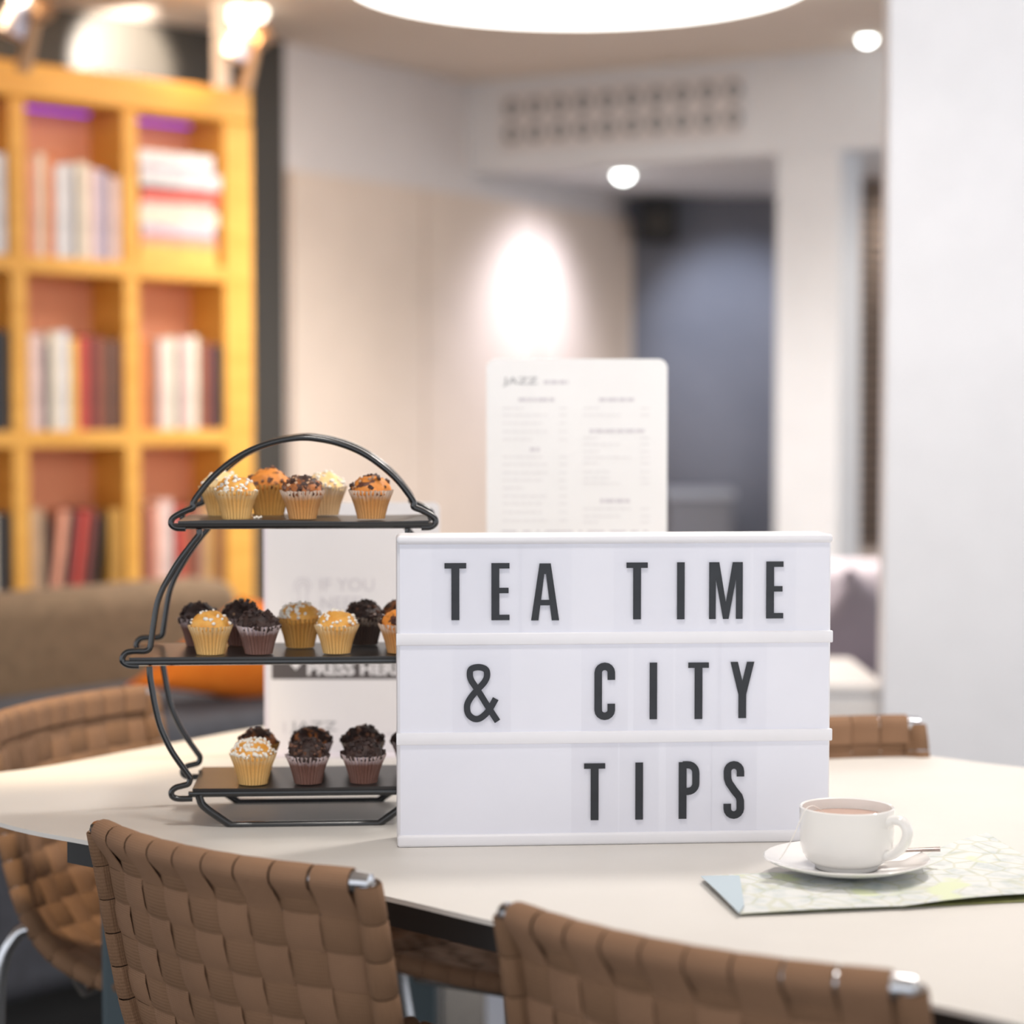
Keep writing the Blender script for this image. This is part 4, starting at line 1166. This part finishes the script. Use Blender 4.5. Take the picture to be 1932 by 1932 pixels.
obj('footer_marks', bm, M['pale'], t)

# ---------------------------------------------------------------- map, saucer, cup, spoon, tea bag
mapm = mat('printed_map', (222, 224, 222), 0.55, col2=(190, 200, 200), scale=60, detail=8, lo=0.45, hi=0.75)
ntm = mapm.node_tree; bb = ntm.nodes['Principled BSDF']
tcn = [n for n in ntm.nodes if n.type == 'TEX_COORD'][0]
src = bb.inputs['Base Color'].links[0].from_socket
vo = ntm.nodes.new('ShaderNodeTexVoronoi'); vo.feature = 'DISTANCE_TO_EDGE'; vo.inputs['Scale'].default_value = 38
ntm.links.new(tcn.outputs['Object'], vo.inputs['Vector'])
vr = ntm.nodes.new('ShaderNodeValToRGB'); vr.color_ramp.elements[0].position = 0.02; vr.color_ramp.elements[0].color = lin((240, 240, 226)); vr.color_ramp.elements[1].position = 0.07; vr.color_ramp.elements[1].color = (1, 1, 1, 1)
ntm.links.new(vo.outputs['Distance'], vr.inputs[0])
mu = ntm.nodes.new('ShaderNodeMix'); mu.data_type = 'RGBA'; mu.blend_type = 'MULTIPLY'; mu.inputs[0].default_value = 1
ntm.links.new(src, mu.inputs[6]); ntm.links.new(vr.outputs[0], mu.inputs[7])
ng = ntm.nodes.new('ShaderNodeTexNoise'); ng.inputs['Scale'].default_value = 17; ntm.links.new(tcn.outputs['Object'], ng.inputs['Vector'])
gr = ntm.nodes.new('ShaderNodeValToRGB'); gr.color_ramp.elements[0].position = 0.60; gr.color_ramp.elements[0].color = (0, 0, 0, 1); gr.color_ramp.elements[1].position = 0.66; gr.color_ramp.elements[1].color = (1, 1, 1, 1)
ntm.links.new(ng.outputs['Fac'], gr.inputs[0])
mg = ntm.nodes.new('ShaderNodeMix'); mg.data_type = 'RGBA'; ntm.links.new(gr.outputs[0], mg.inputs[0]); ntm.links.new(mu.outputs[2], mg.inputs[6]); mg.inputs[7].default_value = lin((216, 224, 190))
ntm.links.new(mg.outputs[2], bb.inputs['Base Color'])
greenm = mat('map_cover_green', (150, 152, 96), 0.6, col2=(120, 122, 76), scale=40)
bluem = mat('map_cover_blue', (188, 204, 214), 0.5)
mo = G(1600, 1680, TZ)
mp_ = thing('folded_map', 'folded white and green city map lying under the saucer', 'map', (mo.x, mo.y, TZ))
def sheet(name, corners, m, zf, n=14, th=0.0006):
    c4 = [G(x, y, TZ+zz) for x, y, zz in corners]; bm = nb(); g2 = {}
    for i in range(n+1):
        for j in range(n+1):
            u, v = i/n, j/n
            p = c4[0].lerp(c4[1], u).lerp(c4[3].lerp(c4[2], u), v)
            p = p - Vector((mo.x, mo.y, TZ)); p.z = max(0.0004, p.z + zf(u, v))
            for k in (0, 1): g2[i, j, k] = bm.verts.new(p + Vector((0, 0, th*k)))
    for i in range(n):
        for j in range(n):
            bm.faces.new((g2[i, j, 1], g2[i+1, j, 1], g2[i+1, j+1, 1], g2[i, j+1, 1]))
            bm.faces.new((g2[i, j, 0], g2[i, j+1, 0], g2[i+1, j+1, 0], g2[i+1, j, 0]))
    for i in range(n):
        for j in (0, n): bm.faces.new((g2[i, j, 0], g2[i+1, j, 0], g2[i+1, j, 1], g2[i, j, 1])); bm.faces.new((g2[j, i, 0], g2[j, i+1, 0], g2[j, i+1, 1], g2[j, i, 1]))
    return obj(name, bm, m, mp_, True, flat_angle=30)
# corners: front-left, front-right, back-right, back-left
sheet('map_underside', [(1400, 1727, 0), (2010, 1700, 0), (1960, 1645, 0), (1345, 1668, 0)], greenm, lambda u, v: 0.0008)
sheet('map_panel', [(1396, 1726, 0.002), (1700, 1711, 0.003), (1690, 1640, 0.003), (1323, 1655, 0.003)], mapm, lambda u, v: 0.0025*math.sin(PI*u)*0.3 + 0.0006)
sheet('map_panel', [(1700, 1712, 0.003), (2000, 1686, 0.004), (2010, 1636, 0.004), (1688, 1640, 0.003)], mapm, lambda u, v: 0.0025*math.sin(PI*u) + 0.0008)
sheet('map_panel', [(1745, 1662, 0.004), (1990, 1652, 0.005), (1862, 1574, 0.010), (1735, 1622, 0.006)], mapm, lambda u, v: 0.003*math.sin(PI*u)*(v) + 0.001)
sheet('map_flap', [(1394, 1727, 0.003), (1404, 1712, 0.004), (1395, 1656, 0.004), (1322, 1657, 0.004)], bluem, lambda u, v: 0.0016+0.001*math.sin(PI*v))

SZ = TZ + 0.0068
sc = G(1597, 1622, SZ+0.010)
SC = Vector((sc.x, sc.y, SZ))
bm = nb(); lathe(bm, [(0, 0.003), (0.030, 0.003), (0.032, 0.0035), (0.055, 0.0075), (0.0745, 0.0135), (0.0755, 0.0128), (0.074, 0.0112), (0.056, 0.0048), (0.034, 0.0), (0.031, 0.0), (0.030, 0.0012), (0, 0.0012)], 72)
o = obj('saucer', bm, M['china'], None, True); o.location = SC; tag(o, 'round white china saucer resting on the folded map', 'saucer')
zc = SZ+0.0034
cp = thing('tea_cup', 'white china tea cup standing on the saucer beside the lightbox', 'cup', (SC.x, SC.y, zc), math.radians(-38))
RC = 0.0432; HC = 0.0565
bm = nb(); lathe(bm, [(0, 0.0022), (0.025, 0.0022), (0.0265, 0.0), (0.0285, 0.0), (0.0292, 0.0035), (0.0330, 0.0050), (0.0372, 0.0085), (0.0382, 0.0110), (0.0402, 0.0135), (0.0418, 0.019), (0.0426, 0.028), (0.0430, 0.042), (RC, HC-0.001), (RC-0.0012, HC), (RC-0.0028, HC-0.001),
               (0.0398, 0.040), (0.0392, 0.026), (0.037, 0.016), (0.031, 0.0085), (0.022, 0.006), (0, 0.0055)], 72)
obj('bowl', bm, M['china'], cp, True)
bm = nb()
hp = smoothpath([(RC-0.003, 0, 0.0445), (RC+0.005, 0, 0.0490), (RC+0.0135, 0, 0.0480), (RC+0.0185, 0, 0.0405), (RC+0.0165, 0, 0.0305), (RC+0.0095, 0, 0.0215), (RC+0.001, 0, 0.0160), (RC-0.0055, 0, 0.0160)], 5)
N = len(hp); tube(bm, hp, [0.0046 if 3 < i < N-4 else 0.0052 for i in range(N)], 14); 
for v in bm.verts: v.co.y *= 1.25
obj('handle', bm, M['china'], cp, True)
bm = nb(); lathe(bm, [(0, HC-0.010), (0.0402, HC-0.010)], 48); obj('tea', bm, M['tea'], cp)
# tea bag string and tag
tgp = thing('tea_bag', 'tea bag string hanging over the cup rim with a paper tag on the saucer', 'tea bag', (SC.x, SC.y, zc))
bm = nb()
sp = [(-0.018, 0.005, HC-0.0095), (-0.030, -0.006, HC+0.0005), (-0.0395, -0.0205, HC+0.0014), (-0.0455, -0.024, HC-0.008), (-0.052, -0.026, 0.034), (-0.060, -0.028, 0.0200), (-0.0655, -0.030, 0.0130)]
tube(bm, smoothpath(sp, 6), 0.0005, 6); obj('string', bm, M['string'], tgp)
bm = nb(); box(bm, -0.008, 0.008, -0.006, 0.006, 0, 0.0005); o = obj('tag', bm, M['paper'], tgp); o.location = (-0.0690, -0.028, 0.0095); o.rotation_euler = (0.1, 0.35, 0.7)
# spoon
spn = thing('tea_spoon', 'steel teaspoon lying on the saucer behind the cup, handle pointing right', 'spoon', (SC.x, SC.y, zc))
bm = nb(); hd = smoothpath([(0.028, 0.028, 0.0050), (0.050, 0.024, 0.0095), (0.072, 0.018, 0.0120), (0.0885, 0.013, 0.0135)], 6)
tube(bm, hd, [0.0011 + 0.0012*i/(len(hd)-1) for i in range(len(hd))], 8); obj('handle', bm, M['steel'], spn, True)
bm = nb(); bmesh.ops.create_uvsphere(bm, u_segments=16, v_segments=8, radius=1, matrix=Matrix.Translation((0.012, 0.031+0.006, 0.0060)) @ Matrix.Rotation(-0.25, 4, 'Z') @ Matrix.Diagonal((0.0180, 0.0100, 0.0022, 1)))
obj('bowl', bm, M['steel'], spn, True)
